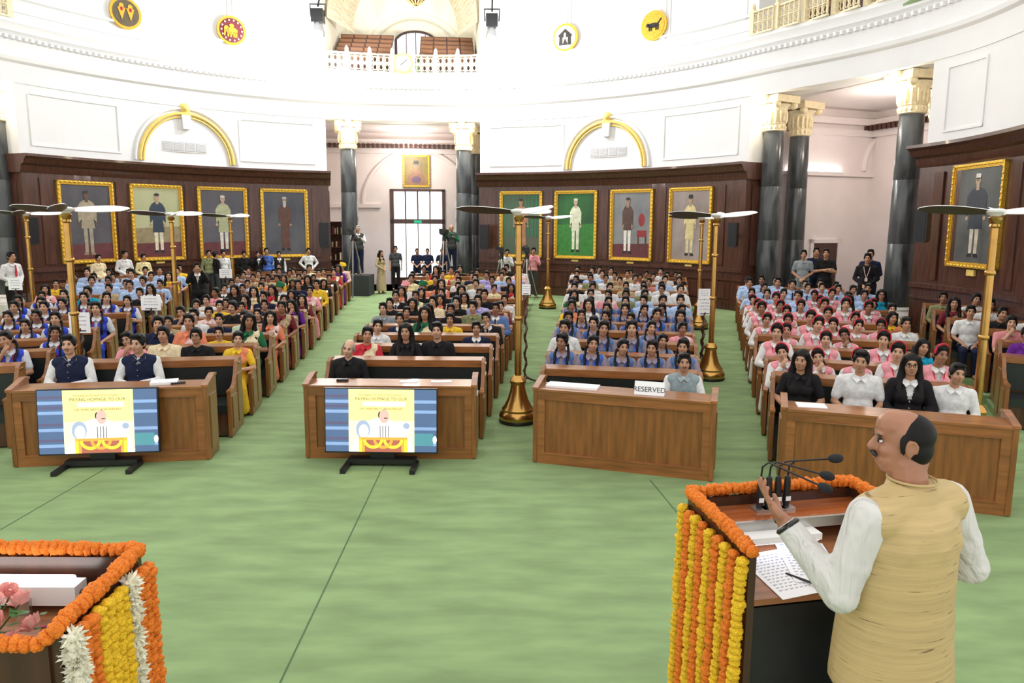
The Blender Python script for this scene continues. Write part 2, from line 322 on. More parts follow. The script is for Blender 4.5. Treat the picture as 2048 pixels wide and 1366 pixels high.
# gallery above the openings: floor, tiers of wooden seating, back wall, vault
for nm, (a0, a1) in OPEN.items():
    am = (a0 + a1) / 2; rw = RW + bulge(am); hw = rw * math.sin(R_((a1 - a0) / 2)); yb = rw + 6.2
    gf = fobj(MB().box(-hw - .2, hw + .2, rw + .2, yb, ZG - .25, ZG), 'floor_%s_gallery' % nm, M['carpet'], am, kind='structure')
    bw = fobj(MB().box(-hw - .2, hw + .2, yb, yb + .2, ZG, 14), 'wall_%s_gallery' % nm, mat('cream_plaster', (.88, .82, .66), .7, var=.03), am, kind='structure')
    for s in (-1, 1): fobj(MB().box(min(s * hw, s * (hw + .3)), max(s * hw, s * (hw + .3)), rw + .3, yb, ZG, 12), 'wall_%s_gallery_side' % nm, MATS['cream_plaster'], am, kind='structure')
    ntier = 6; zk = lambda k: LP(720, 110 - 8.2 * k, 95.45, RW + 1.0 + .5 * k)[1]; ztop = zk(5)
    for k in range(ntier):
        y = rw + 1.0 + .5 * k
        for s in (-1, 1):
            xs = sorted((s * (.55 if nm == 'centre' else .1), s * (hw - .12)))
            tr = thing('gallery_tier', frame(am) @ Vector((0, y, ZG)), R_(am - 90), '%s tier of brown panelled seating in the %s gallery, %s side' % (ORD[k], {'centre': 'clock', 'right': 'column', 'left': 'edge'}[nm], {'centre': ('elephant medallion', 'black crest medallion'), 'right': ('animal medallion', 'capped portrait'), 'left': ('doorway', 'gold motif medallion')}[nm][s > 0]), 'seating', 'gallery seating')
            zt_ = zk(k) - ZG; MB().box(xs[0], xs[1], 0, .48, 0, zt_).build('tier_body', M['wood'], tr)
            L = xs[1] - xs[0]; np_ = 4; pw = L / np_; hp = .22; pm = MB().box(-pw / 2 + .03, pw / 2 - .03, -.025, 0, -hp + .03, -.03).mesh('panel', mat('gallery_panel_wood', (.23, .10, .04), .4, var=.25, scale=4, stretch=(.6, 5, 5)))
            for q in range(np_): obj('panel', pm, tr, (xs[0] + pw * (q + .5), 0, zt_))
    if nm == 'centre':
        for k in range(ntier + 1): fobj(MB().box(-.7, .7, rw + 1.0 + .5 * k, rw + 1.6 + .5 * k, ZG, ZG + .5 + .17 * k), 'stair_step', M['carpet'], am, gf)
        xw, _ = LP(832, 90, am, yb); _, zw = LP(832, 62, am, yb); w0 = .95
        wn = fobj(MB().prism([(xw - w0, ZG + .3), (xw + w0, ZG + .3)] + [(xw + w0 * math.cos(t), zw - .5 + .5 * math.sin(t)) for t in np.linspace(0, math.pi, 14)], yb - .1, yb), 'window_2', M['wood'], am, kind='structure')
        for k in range(4):
            xa_, xb_ = xw - .82 + .42 * k, xw - .44 + .42 * k; top = lambda x: zw - .56 + .44 * math.sqrt(max(0, 1 - ((x - xw) / .86) ** 2))
            fobj(MB().prism([(xa_, zw - 1.3), (xb_, zw - 1.3), (xb_, top(xb_)), ((xa_ + xb_) / 2, top((xa_ + xb_) / 2)), (xa_, top(xa_))], yb - .14, yb - .1), 'pane', M['glass'], am, wn)
        ar = [(xw + 2.1 * math.cos(t), yb - .05, zw - 1.3 + 1.9 * math.sin(t)) for t in np.linspace(0, math.pi, 25)]
        fobj(MB().tube(ar, .16, 8), 'arch_moulding', MATS['cream_plaster'], am, bw, smooth=50)
        # ribbed vault with a lattice of bars on its underside
        lat = mat('vault_lattice', (.72, .60, .42), .7, var=.08); zs = ztop - .2; rv = hw - .05
        va = MB(); nn = 24
        for i in range(nn + 1):
            t = math.pi * i / nn
            for y, rr in ((rw + .4, rv), (rw + 2.4, rv - .7)): va.v.append((rr * math.cos(t), y, zs + rr * 1.15 * math.sin(t)))
        va.f = [(2 * i, 2 * i + 1, 2 * i + 3, 2 * i + 2) for i in range(nn)]; va.m = [0] * nn
        vo = fobj(va, 'ceiling_gallery_vault', lat, am, kind='structure', smooth=60)
        for i in range(0, nn):
            for s in (0, 1):
                t0, t1 = math.pi * (i + s) / nn, math.pi * (i + 1 - s) / nn
                fobj(MB().tube([(rv * .985 * math.cos(t0), rw + .4, zs + rv * 1.13 * math.sin(t0)), ((rv - .72) * math.cos(t1), rw + 2.4, zs + (rv - .72) * 1.13 * math.sin(t1))], .02, 5), 'lattice_bar', M['cream'], am, vo)
# carved lantern bracket hanging in the vault
lp = AY(832, 2, 26.3)
lt = thing('carved_pendant', lp, 0, 'dark carved openwork pendant hanging in front of the gallery vault', 'pendant')
MB().lathe([(.02, .5), (.3, .35), (.36, .2), (.3, .02), (.12, -.12), (.02, -.16)], 16).build('bowl', M['wood'], lt, 40)
for k in range(12):
    t = 2 * math.pi * k / 12; MB().tube([(.37 * math.cos(t), .37 * math.sin(t), .22), (.31 * math.cos(t), .31 * math.sin(t), .02), (.1 * math.cos(t), .1 * math.sin(t), -.14)], .02, 5).build('rib', M['goldpaint'], lt)
MB().tube([(0, 0, .4), (0, 0, 3)], .02, 6).build('chain_rod', M['darkmetal'], lt)
# pierced gallery railings
def jali(w_, h):
    m = MB(); m.box(-w_ / 2, w_ / 2, -.04, .04, 0, .05).box(-w_ / 2, w_ / 2, -.04, .04, h - .05, h)
    n = max(3, int(round(w_ / .2))); s = (w_ - .04) / n
    for i in range(n):
        cx = -w_ / 2 + .02 + s * (i + .5)
        for cz in (h * .3, h * .7):
            hz = h * .2
            m.tube([(cx + s * .36 * math.cos(t), 0, cz + hz * .8 * math.sin(t)) for t in np.linspace(0, 2 * math.pi, 7)], .02, 4)
            for t in (.25, .75, 1.25, 1.75): m.tube([(cx + s * .36 * math.cos(t * math.pi), 0, cz + hz * .8 * math.sin(t * math.pi)), (cx + s * .52 * (1 if math.cos(t * math.pi) > 0 else -1), 0, cz + hz * (1 if math.sin(t * math.pi) > 0 else -1))], .017, 4)
        m.box(cx + s / 2 - .012, cx + s / 2 + .012, -.02, .02, .03, h - .03)
    m.box(-w_ / 2, w_ / 2, -.02, .02, h / 2 - .014, h / 2 + .014); return m.mesh('pierced_panel', M['cream'])
RH = .66
for nm, (a0, a1) in OPEN.items():
    rl = thing('gallery_railing', (0, 0, 0), 0, {'centre': 'pierced cream gallery railing carrying the round clock', 'right': 'pierced cream gallery railing above the pair of black columns and brown door', 'left': 'pierced cream gallery railing at the far edge, above the standing man with red tie'}[nm], 'railing')
    L = [(a0 + (a1 - a0) * k / 6) for k in range(7)]
    if nm == 'centre':
        mid = (a0 + a1) / 2; half = (a1 - a0) / 2 - 1.9; L = [mid - 1.9 - half * k / 3 for k in range(4)][::-1] + [mid + 1.9 + half * k / 3 for k in range(4)]
    for k in range(len(L) - 1):
        if nm == 'centre' and k == 3:
            wallbox(2 * math.pi * RW * 3.8 / 360, .1, RH, M['cream'], 'solid_panel', mid, RW - .05, ZG, rl); continue
        a = (L[k] + L[k + 1]) / 2; obj('pierced_panel', jali(2 * math.pi * RW * (L[k + 1] - L[k]) / 360 - .12, RH), rl, WP(a, RW - .16, ZG), R_(a - 90))
    for a in L:
        p = MB().box(-.07, .07, -.07, .07, 0, RH + .06).lathe([(.05, RH + .06), (.07, RH + .12), (.05, RH + .2), (.01, RH + .25)], 10)
        obj('post', p.mesh('post', M['cream']), rl, WP(a, RW - .1, ZG), R_(a - 90))
pc, ac = AR(806, 127, RW - .2)
ck = thing('gallery_clock', WP(ac, RW - .17, pc.z), R_(ac - 90), 'round white clock with gold rim on the gallery railing', 'clock')
rotx = Matrix.Rotation(math.pi / 2, 4, 'X')
def disc(m, r, y0, y1, mi=0, n=28, rx=None):
    m.prism([((rx or r) * math.cos(2 * math.pi * k / n), r * math.sin(2 * math.pi * k / n)) for k in range(n)], y0, y1, m=mi); return m
disc(MB(), .36, -.06, .05).build('rim', M['goldpaint'], ck, 40); disc(MB(), .28, -.075, -.06).build('face', M['white'], ck)
for r_, l_ in ((50, .2), (235, .13)): MB().tube([(0, -.08, 0), (l_ * math.sin(R_(r_)), -.08, l_ * math.cos(R_(r_)))], .012, 5).build('hand', M['black'], ck)
# columns
def column(a, r, label, lamp=True):
    base = WP(a, r, PF); zc = ZE - .02 - PF
    c = thing('column', base, R_(a - 90), label, 'column', 'black marble columns')
    MB().box(-.5, .5, -.5, .5, 0, .3).build('plinth', M['stone'], c); MB().lathe([(.46, .3), (.47, .36), (.42, .42), (.38, .46), (.4, .5), (.35, .56)], 28).build('base', M['stone'], c, 40)
    zt = zc - 1.0
    for k in range(3):
        z0, z1 = .56 + (zt - .56) * k / 3, .56 + (zt - .56) * (k + 1) / 3; rr = lambda z: .335 - .05 * (z / zt) ** 1.5
        MB().lathe([(rr(z0) - .006, z0), (rr(z0), z0 + .012), (rr((z0 + z1) / 2), (z0 + z1) / 2), (rr(z1), z1 - .012), (rr(z1) - .006, z1)], 32).build('drum', M['marble'], c, 40)
    cp = MB().lathe([(.3, zt), (.33, zt + .03), (.3, zt + .06), (.3, zt + .2), (.33, zt + .22), (.3, zt + .25), (.31, zt + .5), (.36, zt + .68), (.44, zt + .76), (.3, zt + .78)], 32)
    for k in range(16):
        t = 2 * math.pi * k / 16; e = Matrix.Rotation(t, 4, 'Z')
        cp.ell((.325 * math.cos(t), .325 * math.sin(t), zt + .42), (.05, .035, .2), rot=e, n=2); cp.ell((.31 * math.cos(t), .31 * math.sin(t), zt + .12), (.04, .035, .08), rot=e, n=1)
    for sx in (-1, 1):
        for sy in (-1, 1): cp.ell((sx * .36, sy * .36, zt + .74), (.12, .12, .12), n=2)
    cp.build('capital', M['cream'], c, 50); MB().box(-.48, .48, -.48, .48, zt + .8, zt + 1.0).build('abacus', M['cream'], c)
    if lamp:
        MB().box(-.12, .12, -.62, -.46, zt + .82, zt + 1.02).build('uplight', M['white'], c); MB().box(-.1, .1, -.6, -.48, zt + .79, zt + .82).build('lamp_lens', M['lamp'], c)
        p = frame(a) @ Vector((0, r + bulge(a) - .62, PF + zt + .6)); point_light('capital_light', p, 45, (1, .86, .62), .1)
def acol(u, r): return AR(u, 447, r)[1]
column(acol(700, 12.25), 12.25, 'tall black marble column with gilded capital beside the bookcase and video camera')
column(acol(928, 12.25), 12.25, 'tall black marble column with gilded capital near the cameraman in green shirt')
column(acol(951, 13.6), 13.6, 'black marble column half hidden behind another beside the doorway', False)
column(acol(1538, 12.3), 12.3, 'slim black marble column standing next to the panelled wall end')
column(acol(1589, 13.9), 13.9, 'second black marble column standing behind the first near brown door', False)
column(acol(1806, 12.3), 12.3, 'stout grey-veined black marble column by the man in black shirt')
column(acol(1868, 13.9), 13.9, 'black marble column mostly hidden behind the panelled portrait wall', False)
column(acol(6, 12.3), 12.3, 'black marble column at the edge behind the man with red tie')
# gilded arches with air vents in the plaster
def arch(u, vtop, ul, ur, label):
    p, a = AR(u, vtop, RW); _, al = AR(ul, 310, RW); _, ar_ = AR(ur, 310, RW); hwid = RW * R_(abs(al - ar_)) / 2; zb = ZP + .1
    t = thing('gilded_arch', WP(a, RW, 0), R_(a - 90), label, 'arch')
    rise = p.z - .25 - zb; pts = []
    def W(x, z): q = x / RW; return Vector((RW * math.sin(q), RW * math.cos(q) - RW - .03, z))
    for rr, rad, mt, nm in ((1.0, .055, 'goldpaint', 'gilt_band'), (.93, .03, 'goldpaint', 'inner_band'), (1.1, .04, 'plaster', 'outer_moulding')):
        MB().tube([W(hwid * rr * math.cos(k), zb + rise * rr * math.sin(k)) for k in np.linspace(0, math.pi, 33)], rad, 8).build(nm, M[mt], t, 60)
    m = MB(); m.ell(W(0, p.z - .08), (.17, .07, .17), n=3); m.ell(W(0, p.z - .08) - Vector((0, .05, 0)), (.1, .05, .1)); m.build('keystone_boss', M['goldpaint'], t, 60)
    MB().prism([(-.14, p.z - .3), (.14, p.z - .3), (.11, p.z - .75), (-.11, p.z - .75)], -.12, -.01).build('keystone', M['plaster'], t)
    return t, a
def vent(u, v, label):
    p, a = AR(u, v, RW); w_, h = 1.45, .34; t = thing('air_vent', WP(a, RW, p.z), R_(a - 90), label, 'vent')
    MB().box(-w_ / 2, w_ / 2, -.03, 0, -h / 2, h / 2).build('frame', M['white'], t)
    for k in range(4):
        x = -w_ / 2 + .02 + (w_ - .04) / 4 * k; g = MB().box(x + .012, x + (w_ - .04) / 4 - .012, -.035, -.03, -h / 2 + .025, h / 2 - .025).build('grille', M['grille'], t)
        sm = MB()
        for q in range(9): sm.box(x + .02, x + (w_ - .04) / 4 - .02, -.045, -.035, -h / 2 + .045 + q * .029, -h / 2 + .057 + q * .029)
        sm.build('slats', M['white'], g)
arch(369, 212, 278, 464, 'gilded round arch with boss above the portraits of blue-coated and robed men')
arch(1215, 229, 1138, 1293, 'gilded round arch with boss above the portraits on green and red grounds')
vent(369, 294, 'white four-part air vent inside arch over man in blue coat portrait'); vent(1217, 304, 'white four-part air vent inside arch over portrait with red chair')
# medallions
def medallion(u, v, field, fig, label):
    p, a = AR(u, v, RW + .12); t = thing('wall_medallion', WP(a, RW + .1, p.z), R_(a - 90), label, 'medallion')
    disc(MB(), .47, -.07, .02, n=36).build('rim', M['gold'], t, 40); disc(MB(), .39, -.08, -.07, n=36).build('field', field, t)
    m = MB(); g = []
    fig(m); m.build('emblem', [M['gold'], M['dark'], M['cream'], FAB['red']], t)
def pl(m, pts, mi, y=-.095): m.prism(pts, y, -.078, m=mi)
def oval(cx, cz, rx, rz, n=14): return [(cx + rx * math.cos(2 * math.pi * k / n), cz + rz * math.sin(2 * math.pi * k / n)) for k in range(n)]
def f1(m):
    for x in (-.13, .13): pl(m, [(x - .12, .14), (x + .12, .14), (x, -.22)], 0); pl(m, oval(x, .18, .07, .09), 0); pl(m, oval(x, .1, .04, .06), 3, -.1)
def f2(m):
    pl(m, oval(0, -.02, .19, .12), 0); pl(m, oval(-.17, .05, .08, .09), 0); pl(m, [(-.24, .0), (-.19, .0), (-.22, -.2), (-.26, -.2)], 0)
    for x in (-.12, -.03, .07, .14): pl(m, [(x - .03, -.05), (x + .03, -.05), (x + .03, -.22), (x - .03, -.22)], 0)
    pl(m, oval(0, .15, .08, .06), 0)
    for k in range(14): pl(m, oval(.33 * math.cos(k * .449), .33 * math.sin(k * .449), .03, .03, 6), 2)
def f3(m):
    pl(m, [(-.26, .06), (0, .28), (.26, .06), (.2, .0), (-.2, .0)], 1)
    for x in (-.16, .16): pl(m, [(x - .06, -.26), (x + .06, -.26), (x + .05, 0), (x - .05, 0)], 1)
    pl(m, [(-.1, -.26), (.1, -.26), (.0, -.05)], 1); pl(m, oval(0, .06, .04, .1), 2, -.1)
def f4(m):
    pl(m, oval(0, 0, .2, .08), 1); pl(m, oval(-.2, .02, .07, .06), 1); pl(m, [(.17, .02), (.3, .18), (.27, .2), (.13, .05)], 1)
    for x in (-.15, -.08, .1, .17): pl(m, [(x - .025, 0), (x + .025, 0), (x + .02, -.16), (x - .02, -.16)], 1)
medallion(249, 27, mat('bronze_field', (.12, .09, .05), .5), f1, 'round gilt medallion with two pointed gold motifs on dark ground')
medallion(462, 62, mat('red_field', (.16, .02, .03), .5), f2, 'round gilt medallion with gold elephant on dark red ground')
medallion(1132, 76, mat('cream_field', (.62, .55, .38), .5), f3, 'round gilt medallion with black crest on cream ground')
medallion(1310, 52, M['gold'], f4, 'round gilt medallion with dark prowling animal on gold ground')
# floodlights on the gallery edge
for u, v, lb in ((636, 45, 'black stage floodlight hung at the gallery edge over bright white lamp'), (984, 55, 'blue-black stage floodlight clamped at gallery edge beside the vault')):
    p = AY(u, v, 25.6); fl = thing('floodlight', p, 0, lb, 'floodlight')
    MB().box(-.2, .2, -.18, .2, -.02, .42).build('housing', M['black'], fl); MB().tube([(-.24, 0, .2), (-.26, 0, .6), (.26, 0, .6), (.24, 0, .2)], .025, 6).build('yoke', M['darkmetal'], fl)
    MB().lathe([(.2, -.5), (.22, -.3), (.15, -.02)], 18).build('lamp_head', M['steel'], fl, 40); MB().lathe([(.01, -.58), (.19, -.56), (.2, -.5)], 18).build('lens', M['lamp'], fl)
    MB().tube([(0, .05, .55), (0, .3, .9), (0, .6, 1.6)], .03, 6).build('bracket', M['darkmetal'], fl)
    point_light('floodlight_light', p + Vector((0, -.3, -.9)), 900, (.95, .97, 1), .2)
# ================================================================== FURNISHINGS
# ---- portraits
def portrait(root, w_, h, bg, parts, y=-.06, fb=.11, plaque=True):
    fr = MB()
    for s, d0, d1, y0, y1 in ((0, 0, .5, -.1, 0), (1, .5, .8, -.075, 0), (2, .8, 1, -.06, 0)):
        a, b = fb * d0, fb * d1
        fr.box(-w_ / 2 + a, w_ / 2 - a, y0, y1, h - b, h - a).box(-w_ / 2 + a, w_ / 2 - a, y0, y1, a, b)
        fr.box(-w_ / 2 + a, -w_ / 2 + b, y0, y1, a, h - a).box(w_ / 2 - b, w_ / 2 - a, y0, y1, a, h - a)
    n = int(h / .13)
    for k in range(n):
        z = .06 + (h - .12) * (k + .5) / n
        for s in (-1, 1): fr.ell((s * (w_ / 2 - fb * .3), -.1, z), (.03, .018, .045), n=1)
    n = int(w_ / .13)
    for k in range(n):
        x = -w_ / 2 + .06 + (w_ - .12) * (k + .5) / n
        for z in (fb * .3, h - fb * .3): fr.ell((x, -.1, z), (.045, .018, .03), n=1)
    fr.build('frame', M['gold'], root, 40)
    cv = MB().box(-w_ / 2 + fb, w_ / 2 - fb, -.04, -.03, fb, h - fb).build('canvas', bg, root)
    m = MB(); mats = []
    W, H = w_ - 2 * fb, h - 2 * fb
    for i, (poly, mt) in enumerate(parts):
        if mt not in mats: mats.append(mt)
        m.prism([(x * W, fb + z * H) for x, z in poly], -.041 - .0012 * (i + 1), -.04, m=mats.index(mt))
    if parts: m.build('painted_figure', mats, cv)
    if plaque: MB().box(-.13, .13, -.05, 0, -.17, -.04).build('plaque', M['goldpaint'], root)
def pmat(n, c): return mat('oil_' + n, c, .45, var=.2, scale=9)
def man(coat, legs, skin=(.36, .22, .14), hat=None, hair=(.03, .025, .02), cx=0, coatlen=.36, shoes=(.02, .02, .02), wide=.17, armc=None):
    sk = pmat('skin%d' % int(skin[0] * 100), skin); c = pmat('c%d_%d_%d' % tuple(int(x * 100) for x in coat), coat); l = pmat('l%d_%d_%d' % tuple(int(x * 100) for x in legs), legs)
    hr = pmat('h%d' % int(hair[0] * 1000), hair); sh = pmat('s%d' % int(shoes[0] * 100), shoes)
    P = []
    for s in (-1, 1): P.append(([(cx + s * .015, coatlen + .05), (cx + s * .1, coatlen + .05), (cx + s * .09, .1), (cx + s * .025, .1)], l)); P.append(([(cx + s * .02, .1), (cx + s * .1, .1), (cx + s * .13, .06), (cx + s * .03, .06)], sh))
    P.append(([(cx - wide * .75, coatlen), (cx + wide * .75, coatlen), (cx + wide * .62, .55), (cx + wide, .5), (cx + wide * 1.05, .7), (cx + wide * .7, .77), (cx + .05, .8), (cx - .05, .8), (cx - wide * .7, .77), (cx - wide * 1.05, .7), (cx - wide, .5), (cx - wide * .62, .55)], c))
    for s in (-1, 1): P.append((oval(cx + s * wide * .93, .475, .03, .022), sk))
    P.append(([(cx - .035, .77), (cx + .035, .77), (cx + .03, .84), (cx - .03, .84)], sk)); P.append((oval(cx, .867, .055, .048), sk)); P.append((oval(cx, .905, .058, .022), hr))
    for s in (-1, 1): P.append((oval(cx + s * .02, .872, .012, .004, 8), pmat('dk', (.03, .02, .02))))
    if hat: P.append(([(cx - .055, .9), (cx + .055, .9), (cx + .045, .945), (cx - .045, .945)], pmat('hat%d' % int(hat[0] * 100), hat)))
    return P
def backdrop(n, c1, c2, s=2.2): return mat('canvas_' + n, c1, .5, scale=s, col2=c2, gen=True, detail=3)
curt = [([(x, .3), (x + .035, .3), (x + .035, 1), (x, 1)], pmat('curtain', (.02, .16, .07))) for x in (-.45, -.34, -.23, -.12, .1, .2, .3, .4)]
chair = [(oval(.28, .58, .085, .1), pmat('redseat', (.26, .03, .03))), ([(.16, .32), (.42, .32), (.42, .42), (.16, .42)], pmat('redseat', (.26, .03, .03))), ([(.18, .1), (.22, .1), (.22, .32), (.18, .32)], pmat('chairleg', (.08, .04, .02))), ([(.38, .1), (.42, .1), (.42, .32), (.38, .32)], pmat('chairleg', (.08, .04, .02)))]
floorred = [([(-.5, 0), (.5, 0), (.5, .22), (-.5, .2)], pmat('redcarpet', (.12, .03, .035)))]
ART = {
 148.6: (backdrop('a', (.05, .05, .065), (.10, .09, .10)), floorred + man((.34, .29, .2), (.33, .29, .21), (.12, .07, .045), coatlen=.42, wide=.19, shoes=(.25, .2, .13)), 'gold framed portrait of man in cream shawl on dark ground'),
 138.0: (backdrop('b', (.38, .40, .22), (.46, .46, .27)), [([(-.5, .2), (.5, .2), (.5, .45), (-.5, .42)], pmat('brownwall', (.27, .22, .12)))] + floorred + man((.03, .045, .07), (.65, .6, .46), (.42, .3, .2)), 'gold framed portrait of man in dark blue coat on pale green ground'),
 127.5: (backdrop('c', (.07, .07, .09), (.12, .11, .12)), floorred + man((.36, .38, .22), (.6, .58, .5), (.45, .32, .24), hair=(.55, .53, .5)), 'gold framed portrait of grey-haired man in sage green coat'),
 117.1: (backdrop('d', (.055, .06, .08), (.10, .10, .11)), man((.10, .045, .03), (.09, .04, .03), (.28, .17, .11), hair=(.4, .38, .36), coatlen=.12, wide=.15) + [(oval(0, .81, .04, .06), pmat('beard', (.45, .43, .4)))], 'gold framed portrait of bearded man in long brown robe'),
 73.6: (backdrop('e', (.05, .11, .06), (.10, .10, .07)), curt + man((.36, .17, .09), (.34, .17, .09), (.34, .19, .11), coatlen=.16, wide=.2), 'gold framed portrait of man in ochre robe before green curtain'),
 63.1: (backdrop('f', (.012, .045, .02), (.03, .17, .035), 1.3), [([(-.5, 0), (.5, 0), (.5, .52), (-.5, .5)], pmat('lawn', (.035, .19, .03)))] + man((.66, .68, .5), (.66, .66, .5), (.5, .35, .24), hair=(.6, .58, .5), wide=.15, coatlen=.4), 'gold framed portrait of man in white on green lawn'),
 52.4: (backdrop('g', (.16, .17, .18), (.26, .26, .25)), floorred + chair + man((.09, .05, .04), (.7, .68, .6), (.32, .2, .13), cx=-.1, wide=.14, coatlen=.42), 'gold framed portrait of man in brown jacket beside red chair'),
 41.2: (backdrop('h', (.22, .17, .15), (.35, .30, .27)), man((.62, .52, .25), (.6, .52, .3), (.4, .27, .18), hat=(.02, .02, .02), wide=.16, coatlen=.3), 'gold framed portrait of man in yellow coat and black cap'),
 -1.4: (backdrop('i', (.04, .045, .05), (.14, .145, .13), 1.4), man((.035, .042, .06), (.62, .57, .45), (.42, .28, .2), hat=(.7, .68, .62), wide=.21), 'gold framed portrait of man in white cap and navy coat'),
}
for nm, ps in PAINT.items():
    for a in ps:
        bg, P, lb = ART[a]; t = thing('portrait_painting', WP(a, RW - .09, 1.62), R_(a - 90), lb, 'painting', 'large gilt-framed portraits'); portrait(t, *((1.62, 2.42) if a > 0 else (1.75, 2.2)), bg, P); t.location.z += 0 if a > 0 else .35
am, yb, dx0, dx1, dzt = CEN
px0, pz0 = LP(806, 374, am, yb); px1, pz1 = LP(859, 311, am, yb)
t = thing('portrait_painting', frame(am) @ Vector(((px0 + px1) / 2, yb - .01, pz0)), R_(am - 90), 'small gilt-framed portrait of capped man in brown jacket above the doorway', 'painting')
bust = [([(-.38, 0), (.38, 0), (.36, .3), (.2, .5), (.06, .56), (-.06, .56), (-.2, .5), (-.36, .3)], pmat('bustcoat', (.30, .17, .10))), (oval(0, .2, .22, .12), pmat('violet', (.16, .1, .16))), ([(-.05, .5), (.05, .5), (.05, .62), (-.05, .62)], pmat('skin36', (.36, .22, .14))), (oval(0, .68, .1, .11), pmat('skin36', (.36, .22, .14))), ([(-.11, .74), (.11, .74), (.09, .87), (-.09, .87)], pmat('hat2', (.02, .02, .02))), (oval(-.035, .69, .025, .012, 8), pmat('dk', (.03, .02, .02))), (oval(.035, .69, .025, .012, 8), pmat('dk', (.03, .02, .02)))]
portrait(t, px1 - px0, pz1 - pz0, backdrop('j', (.2, .17, .06), (.36, .26, .1)), bust, fb=.07, plaque=False)
# ---- bookcases, trophies, loudspeakers in and around the doorway recess
def bookcase(u0, u1, v0, label):
    y = RW + 2.4; xa, zt = LP(u0, v0, am, y); xb, _ = LP(u1, v0, am, y); w_ = xb - xa
    t = thing('bookcase', frame(am) @ Vector(((xa + xb) / 2, y, PF)), R_(am - 90), label, 'bookcase'); h = zt - PF
    MB().box(-w_ / 2, w_ / 2, .3, .36, 0, h).build('back', M['wood'], t)
    for s in (-1, 1): MB().box(s * w_ / 2 - .03, s * w_ / 2 + .03, 0, .36, 0, h).build('side', M['wood'], t)
    zs = [h * k / 5 for k in range(5)] + [h - .04]
    for z in zs: MB().box(-w_ / 2, w_ / 2, .0, .34, z, z + .04).build('shelf', M['wood'], t)
    rg = random.Random(u0)
    for z in zs[1:5]:
        x = -w_ / 2 + .06
        while x < w_ / 2 - .12:
            bw_ = rg.uniform(.03, .06); bh = rg.uniform(.2, .3)
            if rg.random() < .8: obj('book', MB().box(0, bw_, .1, .28, 0, bh).mesh('book', rg.choice([FAB['maroon'], FAB['navy'], FAB['tan'], FAB['charcoal'], M['cream']])), None, frame(am) @ Vector(((xa + xb) / 2 + x, y, PF + z + .04)), R_(am - 90), 'book standing on a shelf of the bookcase ' + label.split(' ', 3)[3], 'book', 'books in the bookcases')
            x += bw_ + rg.choice([.004, .004, .12])
bookcase(649, 692, 443, 'dark wooden bookcase near the cameraman in grey waistcoat'); bookcase(945, 976, 443, 'dark wooden bookcase near the cameraman in green shirt')
def speaker_box(u, v, Yd, h, label, yaw=0):
    p = AY(u, v, Yd); w_ = h * .36; t = thing('wall_loudspeaker', p, yaw, label, 'loudspeaker', 'black wall loudspeakers')
    MB().prism([(-w_ / 2, -h / 2 + .05), (-w_ / 2 + .04, -h / 2), (w_ / 2 - .04, -h / 2), (w_ / 2, -h / 2 + .05), (w_ / 2, h / 2), (-w_ / 2, h / 2)], -.15, .15).build('cabinet', M['black'], t)
    MB().box(-w_ / 2 + .03, w_ / 2 - .03, -.16, -.15, -h / 2 + .06, h / 2 - .04).build('grille', M['darkmetal'], t); MB().tube([(0, .1, 0), (0, .55, 0)], .03, 6).build('bracket', M['darkmetal'], t)
for u, v, Y, h, lb, yw in ((63, 462, 19.6, .75, 'black loudspeaker fixed to the end return of panelled wall', .9), (22, 458, 21.5, .45, 'small black loudspeaker on white pilaster near man with red tie', .9), (650, 470, 26.3, .9, 'black loudspeaker on panelled wall end beside the bookcase of trophies', .1), (969, 474, 26.2, .9, 'black loudspeaker on panelled wall end by cameraman in green', -.1), (1466, 470, 21.3, .72, 'black loudspeaker fixed to the wall end beside slim column', -.5), (1845, 453, 15.6, .7, 'black loudspeaker hanging beside the white-capped man portrait', -.8)):
    speaker_box(u, v, Y, h, lb, yw)
